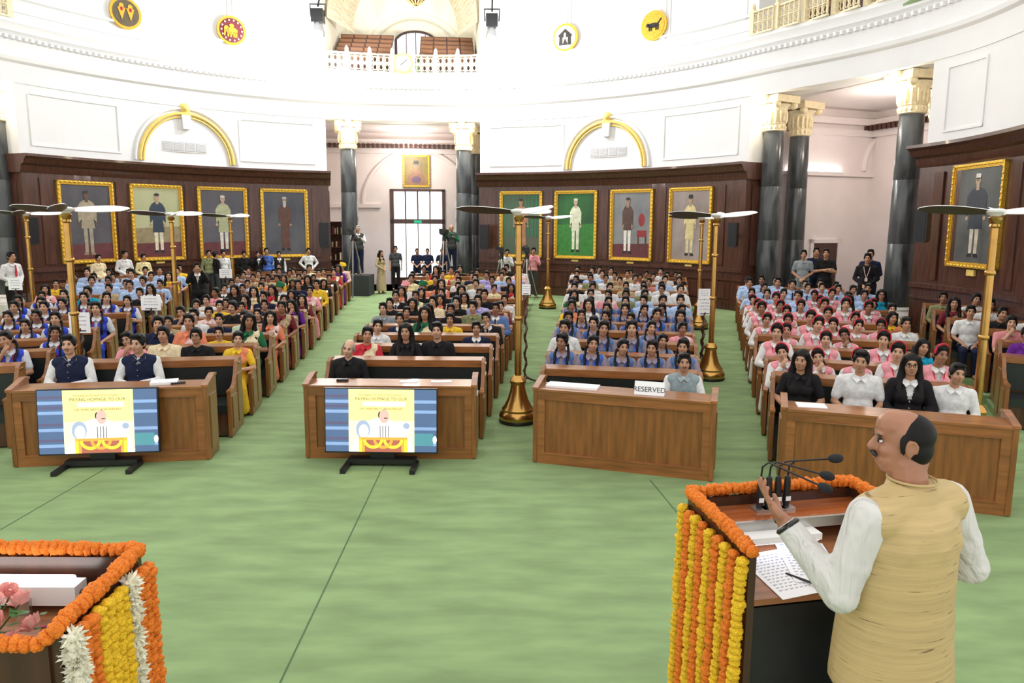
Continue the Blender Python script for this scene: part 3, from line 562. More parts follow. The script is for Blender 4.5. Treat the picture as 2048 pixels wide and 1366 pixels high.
# ---- fans on brass poles
blade_m = None
def fan(X, Y, rz, label):
    global blade_m
    zf = ramp(math.hypot(X - C.x, Y - C.y)); t = thing('pedestal_fan', (X, Y, zf), rz, label, 'fan', 'brass pole fans'); H = 2.97 - zf * .9
    MB().lathe([(.27, 0), (.275, .03), (.265, .05)], 32).build('foot_ring', M['black'], t, 40)
    MB().lathe([(.265, .05), (.275, .09), (.26, .14), (.225, .17), (.235, .2), (.2, .24), (.15, .34), (.115, .46), (.1, .56), (.115, .58), (.12, .61), (.09, .66), (.06, .69)], 32).build('base', M['brass'], t, 40)
    MB().lathe([(.05, .66), (.048, 1.6), (.042, H - .1)], 20).build('pole', M['brass'], t, 40)
    for z in (1.52, 2.3): MB().lathe([(.05, z - .03), (.06, z - .02), (.062, z), (.06, z + .02), (.05, z + .03)], 20).build('collar', M['brass'], t, 40)
    MB().lathe([(.045, H - .14), (.06, H - .12), (.05, H - .09), (.07, H - .05), (.075, H - .02), (.05, H)], 20).build('capital', M['brass'], t, 40)
    MB().lathe([(.05, H), (.06, H + .01), (.12, H + .05), (.125, H + .07), (.06, H + .09)], 20).build('motor', M['white'], t, 40)
    if blade_m is None:
        m = MB(); k = 9
        for i in range(k + 1):
            s = i / k; x = .1 + .78 * s; wd = (.045 + .06 * math.sin(min(s * 1.5, 1) * math.pi / 2)) * (1 if s < .75 else 1 - .75 * ((s - .75) / .25) ** 2); tw = R_(34 - 14 * s)
            for yy, zz in ((-wd, -.004), (wd, -.004), (wd, .004), (-wd, .004)): m.v.append((x, yy * math.cos(tw) - zz * math.sin(tw), yy * math.sin(tw) + zz * math.cos(tw) + .04 * s))
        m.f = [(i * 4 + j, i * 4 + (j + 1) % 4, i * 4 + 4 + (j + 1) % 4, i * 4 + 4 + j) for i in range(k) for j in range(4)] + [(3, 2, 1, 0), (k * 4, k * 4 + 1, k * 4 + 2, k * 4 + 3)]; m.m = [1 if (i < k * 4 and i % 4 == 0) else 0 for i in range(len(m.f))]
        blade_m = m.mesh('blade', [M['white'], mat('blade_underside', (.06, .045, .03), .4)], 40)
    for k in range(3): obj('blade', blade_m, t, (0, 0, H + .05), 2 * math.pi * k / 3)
def poly2(u, Y, lb, rz):
    p = AY(u, 448, Y); fan(p.x, Y, rz, lb)
poly2(1038, 10.05, 'brass pole fan standing in the aisle beside the RESERVED desk', R_(178)); poly2(1097, 22.0, 'brass pole fan standing at the far end of aisle near green-lawn portrait', R_(200))
poly2(1433, 13.0, 'brass pole fan standing behind the grey-vested man between two placards', R_(182)); poly2(1404, 18.5, 'brass pole fan standing furthest back beside yellow-coat portrait', R_(185))
poly2(1990, 8.5, 'brass pole fan standing behind the bearded man in white shirt', R_(175)); poly2(134, 10.3, 'brass pole fan standing behind the first navy-vested man', R_(172))
poly2(343, 15.6, 'brass pole fan standing beside the white placard among boys in sky blue', R_(188)); poly2(461, 21.9, 'brass pole fan standing by men in black near sage-coat portrait', R_(192)); poly2(53, 17.5, 'brass pole fan standing next to the man with the red tie', R_(170))
# ---- placards on twisted wooden stands
def placard(u, v, Yd, w_, h, label, bar=True, stand=True, yaw=0):
    p = AY(u, v, Yd); zf = ramp(math.hypot(p.x - C.x, p.y - C.y)); t = thing('placard_stand', (p.x, p.y, zf), yaw, label, 'placard', 'white placards on stands'); z = p.z - zf
    bd = MB().box(-w_ / 2, w_ / 2, -.03, -.02, z - h / 2, z + h / 2).build('board', M['paper'], t)
    pr = MB(); rg = random.Random(int(u))             # three lines of print, too small in the photograph to read
    for i in range(3):
        x = -w_ * rg.uniform(.3, .38); xe = -x; zz = z + h * (.3 - .2 * i)
        while x < xe: l = rg.uniform(.012, .022); pr.box(x, min(x + l, xe), -.0312, -.03, zz - h * .03, zz + h * .03); x += l + rg.choice([.004, .004, .014])
    pr.build('printed_lines', M['greyink'], bd, kind='stuff')
    if bar: MB().box(-w_ * .3, w_ * .3, -.032, -.03, z - h * .42, z - h * .36).build('black_strip', M['ink'], bd)
    if stand:
        pts = [(.018 * math.cos(k * 1.1), .018 * math.sin(k * 1.1), .06 + (z - .06) * k / 30) for k in range(31)]
        MB().tube(pts, [.026 if k % 2 else .018 for k in range(31)], 8).build('twisted_post', M['wood'], t, 60)
        for k in range(3):
            a = 2 * math.pi * k / 3 + .4; MB().tube([(0, 0, .12), (.1 * math.cos(a), .1 * math.sin(a), .06), (.22 * math.cos(a), .22 * math.sin(a), .015)], [.02, .02, .014], 6).build('foot', M['wood'], t, 60)
placard(161, 645, 11.2, .33, .33, 'white placard beside the fan behind navy-vested man'); placard(303, 606, 13.7, .38, .28, 'white placard among blue-vested girls and boys')
placard(452, 547, 20.5, .36, .26, 'white placard near the man photographing with phone', False); placard(32, 568, 15.5, .3, .26, 'white placard below the man with red tie')
placard(1052, 579, 12.6, .16, .19, 'narrow white placard on twisted stand in the aisle by brass fan'); placard(1408, 588, 14.6, .24, .22, 'upper white placard of the pair beside schoolgirls aisle', False); placard(1409, 615, 13.6, .29, .3, 'lower larger white placard of the pair beside brass fan')
# ---- benches
AISLE = [(-29.5, -22.8, 5), (-20.8, -15.0, 1), (-12.5, -6.7, 1), (-3.0, 3.8, 1), (6.2, 12.75, 1), (15.3, 22.3, 1), (24.3, 31.0, 3)]
BROW = ['row beyond the blue vests', 'row of the blue-vest block', 'row behind the navy waistcoats', 'row behind the black-jacketed elder', 'row behind the RESERVED card', 'row of the pink-vest block', 'row under the white-capped portrait']
AOFF = [18.6, 18.6, 18.6, 18.5, 18.05, 18.25, 18.3]; PITCHR, NROW = 1.12, 16     # distance of the first row of sitters from C, row pitch
class Block:
    def __init__(s, i, lo, hi):
        s.i = i; s.th = R_((lo + hi) / 2); s.hf = R_((hi - lo) / 2); s.ax = Vector((math.sin(s.th), math.cos(s.th), 0)); s.px = Vector((math.cos(s.th), -math.sin(s.th), 0))
    def at(s, a, x, z=0): p = C + s.ax * a + s.px * x; p.z = z; return p
    def half(s, a): return a * math.tan(s.hf)
    def loc(s, p): d = Vector((p.x, p.y, 0)) - C; return d.dot(s.ax), d.dot(s.px)
BL = [Block(i, lo, hi) for i, (lo, hi, _) in enumerate(AISLE)]
def row_a(b, k): return AOFF[b.i] + PITCHR * k
EXT = {}
def ext(b, k):                                   # how far bench k of a block reaches to either side before the round wall
    if (b.i, k) not in EXT:
        a = row_a(b, k); x = [-b.half(a), b.half(a)]
        def lim(p): g = math.degrees(math.atan2(p.y - O.y, p.x - O.x)); return RW + bulge(g) + (.3 if b.i == 5 and g > 11 else -.1 if b.i in (3, 5) else -.3)
        for q, s in ((0, 1), (1, -1)):
            while abs(x[q]) > .05 and (b.at(a + .55, x[q]) - O).length > lim(b.at(a + .55, x[q])) and x[q] * s < 0: x[q] += s * .05
        if b.i == 2 and k == 0: x[0] -= .42
        EXT[b.i, k] = x
    return EXT[b.i, k]
def row_ok(b, k):
    x = ext(b, k); return k < {2: 14, 3: 13}.get(b.i, 16) and x[1] - x[0] > 1.1 and x[0] < -.06 and x[1] > .06 and b.i < 6 and (b.at(row_a(b, k) + .55, 0) - O).length < RW + (.7 if b.i == 5 else -.1) and k >= {0: 8, 6: 3}.get(b.i, 0)
def bench(b, k):
    a = row_a(b, k) - .33; hl, h = ext(b, k); bench_at(b.at(a, 0, ramp(a)), -b.th, -hl, h, 'wooden bench with black leather seat, %s %s' % (ORD[k], BROW[b.i]))
def bench_at(p, rz, hl, h, label):
    t = thing('bench', p, rz, label, 'bench', 'assembly benches')
    for s in (-1, 1):
        x0, x1 = (-hl, -hl + .05) if s < 0 else (h - .05, h)
        e = MB().prism([(0, .02), (.74, .02), (.74, .97), (.6, .99), (.5, .95), (.42, .8), (.3, .68), (.12, .63), (.0, .62)], x0, x1, axis=0).build('end_panel', M['bench'], t)
        xo = x1 if s > 0 else x0; xs = (xo, xo + .012) if s > 0 else (xo - .012, xo)
        for y0, y1, z1 in ((.07, .34, .55), (.42, .68, .78)): MB().box(xs[0], xs[1], y0, y1, .12, z1).build('inset', M['olive'], e)
        MB().box(x0 - .006, x1 + .006, -.01, .2, .62, .645).build('armrest_cap', M['benchx'], e); MB().box(xs[0], xs[1] , .52, .66, .9, .93).build('number_plate', M['brass'], e)
    MB().box(-hl + .05, h - .05, .04, .56, .33, .44).build('seat', M['leather'], t); MB().box(-hl + .05, h - .05, .06, .1, .02, .33).build('seat_front', M['wood'], t)
    MB().box(-hl + .05, h - .05, .62, .7, .08, .93).build('backrest', M['bench'], t); MB().box(-hl + .07, h - .07, .57, .62, .46, .86).build('back_cushion', M['leather'], t)
    MB().box(-hl + .03, h - .03, .56, .86, .93, .965).box(-hl + .05, h - .05, .55, .57, .87, .96).build('ledge', M['benchx'], t)
for b in BL:
    for k in range(NROW):
        if row_ok(b, k): bench(b, k)
# benches beyond the fan behind the bearded man: an empty one on the carpet, five on a low side tier with sitters
TH6 = R_(26); AX6 = Vector((math.sin(TH6), math.cos(TH6), 0)); PX6 = Vector((math.cos(TH6), -math.sin(TH6), 0))
bench_at(AX6 * 11.85 + PX6 * 1.97, -TH6, 0, 1.2, 'empty wooden bench with leather seat beyond the fan behind the bearded man')
SIDE = [(.27, 16.8, [(1.58, 'mg'), (2.13, 'mw')]), (.25, 15.85, [(1.68, 'fm'), (2.24, 'mw')]), (.2, 14.9, [(1.84, 'mw'), (2.3, 'mk'), (2.76, 'mw')]), (.15, 13.95, [(2.3, 'mr2')]), (.1, 13.0, [(2.36, 'fv')])]
for i, (zt, a, L) in enumerate(SIDE):
    o = AX6 * (a - .33); o.z = zt; x0, x1 = L[0][0] - .33, L[-1][0] + .33
    bench_at(o + PX6 * ((x0 + x1) / 2), -TH6, (x1 - x0) / 2, (x1 - x0) / 2, 'wooden bench with sitters under the white-capped portrait, %s from the wall' % ORD[i])
    MB().box(x0 - .05, x1 + .05, -.2, .74, 0, zt).build('floor_side_tier', M['carpet'], kind='structure', loc=(o.x, o.y, 0), rz=-TH6)
# ---- the four front desks
def desk(uv0, uv1, label, wing=True):
    p, q = G(*uv0, .91), G(*uv1, .91); mid = (p + q) / 2; mid.z = 0; d = q - p; L = math.hypot(d.x, d.y) / 2; rz = math.atan2(d.y, d.x)
    t = thing('front_desk', mid, rz, label, 'desk', 'front desks')
    MB().box(-L, L, 0, .05, 0, .89).build('front_board', M['bench'], t)
    for x0, x1, z0, z1 in ((-L, L, 0, .13), (-L, L, .8, .89), (-L, -L + .09, .13, .8), (L - .09, L, .13, .8)): MB().box(x0, x1, -.022, 0, z0, z1).build('frame_rail', M['benchx'], t)
    MB().box(-L + .08, L - .08, -.034, 0, .125, .14).box(-L + .08, L - .08, -.034, 0, .79, .805).build('bead_moulding', M['benchx'], t)
    MB().box(-L - .01, L + .01, -.04, .36, .89, .915).build('desk_top', M['benchx'], t)
    for s in (-1, 1):
        e = MB().prism([(-.03, .01), (.38, .01), (.38, .97), (.3, .98), (.0, .9), (-.03, .9)], *((-L - .05, -L) if s < 0 else (L, L + .05)), axis=0).build('end_panel', M['bench'], t)
        xs = (-L - .062, -L - .05) if s < 0 else (L + .05, L + .062); MB().box(xs[0], xs[1], .05, .33, .12, .78).build('inset', M['olive'], e)
        MB().prism([(-.04, .9), (.0, .9), (.3, .98), (.39, .97), (.39, 1.0), (.3, 1.01), (-.04, .93)], *((-L - .06, -L + .01) if s < 0 else (L - .01, L + .06)), axis=0).build('end_cap', M['benchx'], e)
    return t, mid, rz, L
D1 = desk((24, 782), (406, 772), 'wooden front desk behind the television, two navy-vested men seated at it'); D2 = desk((616, 770), (944, 772), 'wooden front desk behind the television with the man in black seated')
D3 = desk((1076, 777), (1424, 804), 'wooden front desk with the RESERVED card'); D4 = desk((1574, 817), (2026, 854), 'wooden front desk with four young people seated, behind the lectern')
def on(D, x, y, z=.915): t, mid, rz, L = D; return mid + Vector((x * math.cos(rz) - y * math.sin(rz), x * math.sin(rz) + y * math.cos(rz), z))
# things lying on desks
t = thing('reserved_card', on(D3, .3, .12), D3[2], 'white tent card printed RESERVED on the front desk', 'sign')
MB().prism([(-.05, 0), (.05, 0), (0, .15)], -.17, .17, axis=0).build('card', M['paper'], t)
obj('lettering', text_mesh('RESERVED', .082, M['ink'], ext=.001), t, (0, -.033, .06), rot=(math.pi / 2 - R_(18), 0, 0))
def flat(name, D, x, y, w_, d, h, mtl, label, rz=0, z=.915): return obj(name, MB().box(-w_ / 2, w_ / 2, -d / 2, d / 2, 0, h).mesh(name, mtl), None, on(D, x, y, z), D[2] + rz, label, name.replace('_', ' '))
flat('paper_stack', D3, -.62, .2, .62, .22, .025, M['paper'], 'long white stack of papers on RESERVED desk'); flat('notebook', D1, .55, .2, .3, .2, .03, M['paper'], 'white notebook on the desk before second navy-vested man', .2)
flat('mobile_phone', D1, .72, .16, .16, .08, .02, M['black'], 'black phone lying beside the white notebook', .3); flat('paper_sheet', D4, -.78, .2, .3, .2, .008, M['paper'], 'white paper sheet before the woman in black blouse', .1)
flat('paper_slip', D2, .2, .18, .22, .1, .008, M['paper'], 'white paper slip on the desk beside man in black'); flat('spectacle_case', D2, -.62, .2, .14, .06, .03, M['black'], 'small black case on the desk by man in black'); flat('paper_slip', D2, .6, .2, .25, .1, .008, M['paper'], 'longer white paper slip at the empty end of television desk', .05)
# ---- televisions standing on the carpet
def emis(n, c, e=1.0): return mat('screen_' + n, c, .4, var=.06, scale=5, emit=e)
def tv(uL, uR, label):
    a, b_ = G(*uL), G(*uR); mid = (a + b_) / 2 + Vector((0, .12, 0)); mid.z = 0; rz = math.atan2(b_.y - a.y, b_.x - a.x) * .7; w_, h = 1.33, .77; z0 = .17
    t = thing('television', mid, rz, label, 'television', 'televisions before the front desks')
    tilt = Matrix.Translation((0, .05, z0)) @ Matrix.Rotation(R_(-4), 4, 'X')
    p = MB().box(-w_ / 2, w_ / 2, 0, .05, 0, h).build('bezel', M['black'], t); p.matrix_local = tilt
    sc = MB().box(-w_ / 2 + .012, w_ / 2 - .012, -.004, 0, .018, h - .012).build('screen', emis('blue', (.075, .125, .24), .6), p)
    m = MB(); L = []
    def put(poly, mt, y):
        if mt not in L: L.append(mt)
        m.prism(poly, -.004 - y * .0008, -.004, m=L.index(mt))
    W, H = w_ - .024, h - .03
    def X(x): return -W / 2 + x * W
    def Z(z): return .018 + z * H
    rect = lambda x0, x1, z0, z1: [(X(x0), Z(z0)), (X(x1), Z(z0)), (X(x1), Z(z1)), (X(x0), Z(z1))]
    for z in (.1, .35, .62, .78): put(rect(0, .21, z, z + .05), emis('lightblue', (.2, .31, .52), .7), 1); put(rect(.8, 1, z, z + .05), emis('lightblue', (.2, .31, .52), .7), 1); put(rect(0, .21, z + .09, z + .13), emis('deepblue', (.10, .09, .17), .6), 1)
    put(rect(.8, .97, .1, .3), emis('teal', (.08, .25, .30), .6), 2); put(rect(.21, .8, 0, 1), emis('yellow', (.95, .76, .26), .8), 3); put(rect(.21, .8, .0, .5), emis('paleyellow', (.95, .86, .45), .8), 4); put(rect(.34, .72, .735, .8), emis('white', (.95, .95, .93), .8), 5)
    put([(X(.5 + .17 * math.cos(q)), Z(.3 + .25 * math.sin(q))) for q in np.linspace(0, 2 * math.pi, 20)], emis('white', (.95, .95, .93), .8), 5)
    ov = lambda cx, cz, rx, rz_: [(X(cx + rx * math.cos(q)), Z(cz + rz_ * math.sin(q))) for q in np.linspace(0, 2 * math.pi, 16)[:-1]]
    put(ov(.34, .36, .065, .15), emis('greyblue', (.30, .36, .50), .7), 6); put(ov(.345, .33, .045, .11), emis('palegrey', (.75, .78, .85), .8), 7); put([(X(.22), Z(0)), (X(.46), Z(0)), (X(.4), Z(.22)), (X(.28), Z(.22))], emis('white', (.95, .95, .93), .8), 6)
    put(ov(.69, .36, .06, .13), emis('palegrey', (.75, .78, .85), .8), 6); put(ov(.73, .42, .03, .05), emis('greyblue', (.30, .36, .50), .7), 7); put([(X(.6), Z(0)), (X(.79), Z(0)), (X(.76), Z(.22)), (X(.64), Z(.22))], emis('white', (.95, .95, .93), .8), 6)
    put(ov(.495, .59, .02, .06), emis('black', (.02, .02, .03), .3), 7); put(ov(.53, .57, .045, .115), emis('face', (.58, .38, .33), .7), 8); put(rect(.53, .56, .535, .55), emis('black', (.02, .02, .03), .3), 9); put([(X(.44), Z(.2)), (X(.62), Z(.2)), (X(.58), Z(.46)), (X(.48), Z(.46))], emis('white', (.95, .95, .93), .8), 8)
    for x in (.49, .515, .54, .565): put(rect(x, x + .006, .22, .42), emis('black', (.02, .02, .03), .3), 10)
    put(rect(.3, .74, .0, .22), emis('podium', (.38, .12, .08), .6), 10)
    for x0, x1, mt in ((.3, .33, emis('garlandyellow', (.95, .62, .05), .8)), (.71, .74, emis('garlandyellow', (.95, .62, .05), .8)), (.33, .355, emis('garland', (.9, .33, .06), .7)), (.685, .71, emis('garland', (.9, .33, .06), .7))): put(rect(x0, x1, 0, .22), mt, 11)
    put(rect(.3, .74, .19, .235), emis('garland', (.9, .33, .06), .7), 11)
    for cx, mt in ((.43, emis('garlandyellow', (.95, .62, .05), .8)), (.52, emis('garland', (.9, .33, .06), .7)), (.61, emis('garlandyellow', (.95, .62, .05), .8))):
        ou = [(X(cx + .09 * math.cos(q)), Z(.2 + .15 * math.sin(q))) for q in np.linspace(math.pi, 2 * math.pi, 12)]; inn = [(X(cx + .065 * math.cos(q)), Z(.2 + .1 * math.sin(q))) for q in np.linspace(2 * math.pi, math.pi, 12)]; put(ou + inn, mt, 12)
    put(ov(.985, .2, .018, .06), emis('white', (.95, .95, .93), .8), 6)
    m.build('picture', L, sc)
    for tx, sz, zz in (('Participation of Youth of our Country in', .032, .915), ('PAYING HOMAGE TO OUR', .05, .85), ('ON THEIR BIRTH ANNIVERSARY', .036, .69)): obj('lettering', text_mesh(tx, sz, emis('ink', (.10, .08, .07), .1), ext=.0005), sc, (X(.505), -.0165, Z(zz)), rot=(math.pi / 2, 0, 0))
    MB().box(-.14, .14, .11, .17, .06, .4).build('neck', M['black'], t); MB().box(-.4, .4, .06, .2, .03, .09).build('crossbar', M['black'], t)
    for s in (-1, 1): MB().box(s * .4 - .03, s * .4 + .03, -.2, .16, 0, .05).build('foot', M['black'], t)
tv((113, 950), (258, 943), 'television on floor stand before the desk of two navy-vested men'); tv((690, 943), (825, 945), 'television on floor stand before the desk of the man in black')
# ================================================================== PEOPLE
def remesh(mb, name, mats, vox=.011, smooth=4, cut=None, extra=None, fac=.5, dec=.42):
    me = bpy.data.meshes.new('tmp'); me.from_pydata([tuple(v) for v in mb.v], [], mb.f)
    o = bpy.data.objects.new('tmp', me)
    r = o.modifiers.new('r', 'REMESH'); r.mode = 'VOXEL'; r.voxel_size = vox; r.use_smooth_shade = True
    if dec < 1: q = o.modifiers.new('d', 'DECIMATE'); q.ratio = dec
    if smooth: s = o.modifiers.new('s', 'SMOOTH'); s.iterations = smooth; s.factor = fac
    dg = temp_eval(o); out = bpy.data.meshes.new_from_object(o.evaluated_get(dg)); bpy.data.objects.remove(o); bpy.data.meshes.remove(me)
    out.materials.clear()
    for m in (mats if isinstance(mats, (list, tuple)) else [mats]): out.materials.append(m)
    bm = bmesh.new(); bm.from_mesh(out)
    if cut:
        bmesh.ops.delete(bm, geom=[f for f in bm.faces if cut(f.calc_center_median())], context='FACES')
    for f in bm.faces: f.smooth = True
    for ex, mi in (extra or []):
        vs = [bm.verts.new(v) for v in ex.v]
        for f in ex.f: q = bm.faces.new([vs[i] for i in f]); q.material_index = mi; q.smooth = True
    bm.to_mesh(out); bm.free(); out.name = name
    return out
class Fig:
    """joint positions of one figure, local frame facing -Y, feet or seat on z = 0"""
    def __init__(s, pose='lap', female=False, seated=True, bulk=1.0, head=(0, 0, 0), arms=None):
        s.fem = female; s.b = bulk; s.seated = seated; sw = (.155 if female else .18); s.sw = sw
        dz = 0 if seated else .48; s.dz = dz; s.neck = Vector((0, .035, 1.045 + dz)); s.hc = Vector((0, .0, 1.185 + dz))
        yaw, pit, rol = head
        pv = Vector((0, .03, 1.07 + dz)); s.HM = Matrix.Translation(pv) @ Matrix.Rotation(R_(yaw), 4, 'Z') @ Matrix.Rotation(R_(pit), 4, 'X') @ Matrix.Rotation(R_(rol), 4, 'Y') @ Matrix.Translation(s.hc - pv)
        sh = [Vector((k * sw, .045, .955 + dz)) for k in (-1, 1)]
        A = {'lap': [((-.245, .03, .70), (-.10, -.20, .60)), ((.245, .03, .70), (.10, -.20, .60))],
             'desk': [((-.25, -.04, .71), (-.06, -.24, .70)), ((.25, -.04, .71), (.05, -.25, .72))],
             'chin': [((-.21, -.13, .70), (-.05, -.13, .98)), ((.24, -.02, .70), (.0, -.20, .66))],
             'head': [((-.36, -.05, .98), (-.12, -.04, 1.22)), ((.24, .0, .70), (.08, -.22, .62))],
             'side': [((-.235, .06, .70), (-.225, -.04, .45)), ((.235, .06, .70), (.225, -.04, .45))],
             'clasp': [((-.25, .05, .70), (-.06, -.15, .55)), ((.25, .05, .70), (.05, -.16, .56))],
             'fold': [((-.25, -.02, .71), (.08, -.17, .78)), ((.25, -.02, .71), (-.08, -.19, .75))],
             'phone': [((-.24, -.12, .82), (-.09, -.27, 1.10)), ((.24, -.12, .82), (.09, -.27, 1.10))],
             'film': [((-.25, -.1, .85), (-.1, -.28, 1.12)), ((.24, -.04, .72), (.1, -.28, .85))],
             'hips': [((-.32, .08, .74), (-.17, -.03, .57)), ((.32, .08, .74), (.17, -.03, .57))]}[pose] if arms is None else arms
        s.arm = [(sh[i], Vector(A[i][0]) + Vector((0, 0, dz)), Vector(A[i][1]) + Vector((0, 0, dz))) for i in (0, 1)]
        if seated: s.leg = [(Vector((k * .085, .0, .50)), Vector((k * .105, -.40, .49)), Vector((k * .105, -.37, .09))) for k in (-1, 1)]
        else: s.leg = [(Vector((k * .09, .03, .90)), Vector((k * .10, .02, .50)), Vector((k * .11, .05, .08))) for k in (-1, 1)]
    def torso(s, m, g=0.0, hip=True):
        b = s.b; z = s.dz; k = .9 if s.fem else 1.0
        if hip: m.ell((0, .02, .52 + z), (.165 * b + g, .125 * b + g, .11 + g))
        m.ell((0, .03, .66 + z), (.145 * b * k + g, .108 * b + g, .15 + g)); m.ell((0, .04, .84 + z), (.165 * b * k + g, .108 * b + g, .155 + g))
        m.cone((-s.sw + .03, .045, .945 + z), (s.sw - .03, .045, .945 + z), .062 + g * .7, .062 + g * .7)
        for q in (-1, 1): m.cone((0, .045, .995 + z), (q * (s.sw - .02), .045, .955 + z), .052 + g * .6, .05 + g * .6)
        if s.fem: 
            for q in (-1, 1): m.ell((q * .062, -.045, .83 + z), (.06 + g, .05 + g, .06 + g))
        return m
    def arms_(s, m, g=0.0, t=1.0, rs=.05, re=.042, rw=.028):
        for a, b, c in s.arm:
            if t <= .5: m.cone(a, a.lerp(b, t * 2), rs + g, rs * (1 - t * .3) + g)
            else: m.cone(a, b, rs + g, re + g); m.cone(b, b.lerp(c, (t - .5) * 2), re + g, re + (rw - re) * (t - .5) * 2 + g)
        return m
    def legs(s, m, g=0.0, feet=True):
        for a, b, c in s.leg:
            m.cone(a, b, .085 * s.b + g, .06 + g); m.cone(b, c, .055 + g, .042 + g)
            if feet: m.ell(c + Vector((0, -.07, -.05)), (.042, .12, .038))
        return m
    def hand(s, m, side, grip=None, fr=.0085):
        a, b, c = s.arm[side]; d = (c - b).normalized(); up = Vector((0, -.35, 1)) if d.z < .8 else Vector((0, -1, 0)); sg = 1 if side else -1
        x = d.cross(up).normalized(); n = x.cross(d).normalized(); p = c + d * .05
        m.ell(p, (.036, .045, .018), rot=Matrix((x, d, n)).transposed().to_4x4()); m.cone(c, p, .025, .024)
        for k, L in enumerate((.062, .072, .066, .05)):
            r0 = p + x * (.026 - .0175 * k) * (-sg) + d * .035; r1 = r0 + d * L * .55 - n * .008; m.cone(r0, r1, fr, fr * .95); m.cone(r1, r1 + d * L * .35 - n * L * .4, fr * .95, fr * .8)
        t0 = p - x * sg * .03 - d * .02; m.cone(t0, t0 - x * sg * .03 + d * .03, fr * 1.15, fr * 1.05); m.cone(t0 - x * sg * .03 + d * .03, t0 - x * sg * .036 + d * .06 - n * .01, fr * 1.05, fr * .85)
    def headp(s, m, full=True):
        def e(c, r, n=2):
            q = s.HM @ Vector(c); m.ell(q - Vector(), r, rot=s.HM.to_3x3().to_4x4(), n=n)
        e((0, .012, .022), (.075, .094, .098), 3); e((0, -.018, -.03), (.063, .072, .088), 3); e((0, -.05, -.088), (.04, .036, .03)); e((0, -.02, -.085), (.055, .05, .035))
        for q in (-1, 1): e((q * .077, .014, -.012), (.012, .022, .032)); e((q * .036, -.068, -.03), (.024, .02, .025))
        e((0, -.082, .032), (.045, .012, .012)); H = s.HM
        m.cone(H @ Vector((0, -.088, .012)), H @ Vector((0, -.108, -.026)), .009, .0135); e((0, -.094, -.032), (.019, .013, .01))
        e((0, -.08, -.06), (.028, .014, .018)); m.cone(s.neck + Vector((0, .005, -.06)), H @ Vector((0, .02, -.09)), .056, .052); return m
    def face(s):
        H = s.HM; rot = H.to_3x3().to_4x4(); w_, d, l = MB(), MB(), MB()
        for q in (-1, 1):
            w_.ell(H @ Vector((q * .031, -.081, .006)), (.0145, .009, .0075), rot=rot, n=1); d.ell(H @ Vector((q * .031, -.0875, .006)), (.0085, .0055, .0085), rot=rot, n=1)
            d.ell(H @ Vector((q * .033, -.086, .030)), (.021, .008, .004), rot=rot @ Matrix.Rotation(q * .12, 4, 'Y'), n=1); d.ell(H @ Vector((q * .031, -.085, .0145)), (.0175, .008, .0035), rot=rot, n=1)
        l.ell(H @ Vector((0, -.091, -.0625)), (.023, .008, .0045), rot=rot, n=1); l.ell(H @ Vector((0, -.09, -.071)), (.019, .008, .0055), rot=rot, n=1)
        return [(w_, 1), (d, 2), (l, 3)]
    def body(s, vox=.011, hands=True, moust=0, beard=0):
        m = MB(); s.torso(m); s.arms_(m); s.legs(m); s.headp(m)
        if hands: s.hand(m, 0); s.hand(m, 1)
        ex = s.face(); H = s.HM; rot = H.to_3x3().to_4x4()
        if moust: q = MB(); [q.ell(H @ Vector((k * .015, -.095, -.05)), (.018, .006, .0055), rot=rot @ Matrix.Rotation(k * .25, 4, 'Y'), n=1) for k in (-1, 1)]; ex.append((q, 2))
        return remesh(m, 'person', [SKIN[0], M['eyew'], M['dark'], M['lips']], vox, 3, extra=ex)
    def top(s, slv, g=.014, vee=None, vs=.3, hem=True, name='shirt', collar=True):
        m = MB(); s.torso(m, g, hem)
        if slv: s.arms_(m, g * .8, slv)
        if collar:
            z = s.dz
            m.tube([(.066 * math.cos(t), .04 + .062 * math.sin(t), 1.012 + z + .016 * math.sin(t)) for t in np.linspace(-1.35, math.pi + 1.35, 14)], .016, 6)
        c = None
        if vee: c = lambda p: p.y < .03 and abs(p.x) < (p.z - s.dz - vee) * vs
        ex = []
        if collar:
            z = s.dz; fl = MB()
            for q in (-1, 1): fl.add([(q * .004, -.062 - g, .985 + z), (q * .072, .0, 1.035 + z), (q * .082, -.012 - g, .99 + z), (q * .045, -.088 - g, .955 + z), (q * .004, -.054, .985 + z), (q * .066, .006, 1.03 + z)], [(0, 1, 2, 3), (0, 4, 5, 1)])
            for k in range(5): fl.ell((0, -.083 - g - .016 * (k > 0) , .93 - .07 * k + z), (.006, .012, .006), n=1)
            ex = [(fl, 0)]
        return remesh(m, name, FAB['white'], .012, 3, cut=c, extra=ex)
    def pants(s, name='trousers'):
        m = MB(); m.ell((0, .02, .52 + s.dz - (.02 if not s.seated else 0)), (.172 * s.b, .135 * s.b, .115)); s.legs(m, .014, False); return remesh(m, name, FAB['charcoal'], .014, 3)
    def skirt(s):
        m = MB(); m.ell((0, .02, .53 + s.dz), (.175, .14, .11))
        if s.seated:
            for k in (-.1, 0, .1): m.cone((k, 0, .5), (k, -.41, .5), .1, .085); m.cone((k * 1.2, -.41, .46), (k * 1.4, -.38, .12), .085, .09)
        else: m.tube([(0, .02, 1.0), (0, .02, .6), (0, .02, .12)], [.15, .19, .22], 16)
        return remesh(m, 'skirt', FAB['charcoal'], .016, 3)
    def drape(s):
        m = MB(); s.torso(m, .03); z0 = s.dz
        def c(p):
            z = p.z - z0; d = (z - .80) - p.x * 1.35
            front = p.y < .05 and -.14 < d < .13; back = p.y >= .03 and .02 < p.x < .2 and z > .6
            return not (front or back)
        return remesh(m, 'saree_drape', FAB['red'], .011, 3, cut=c)
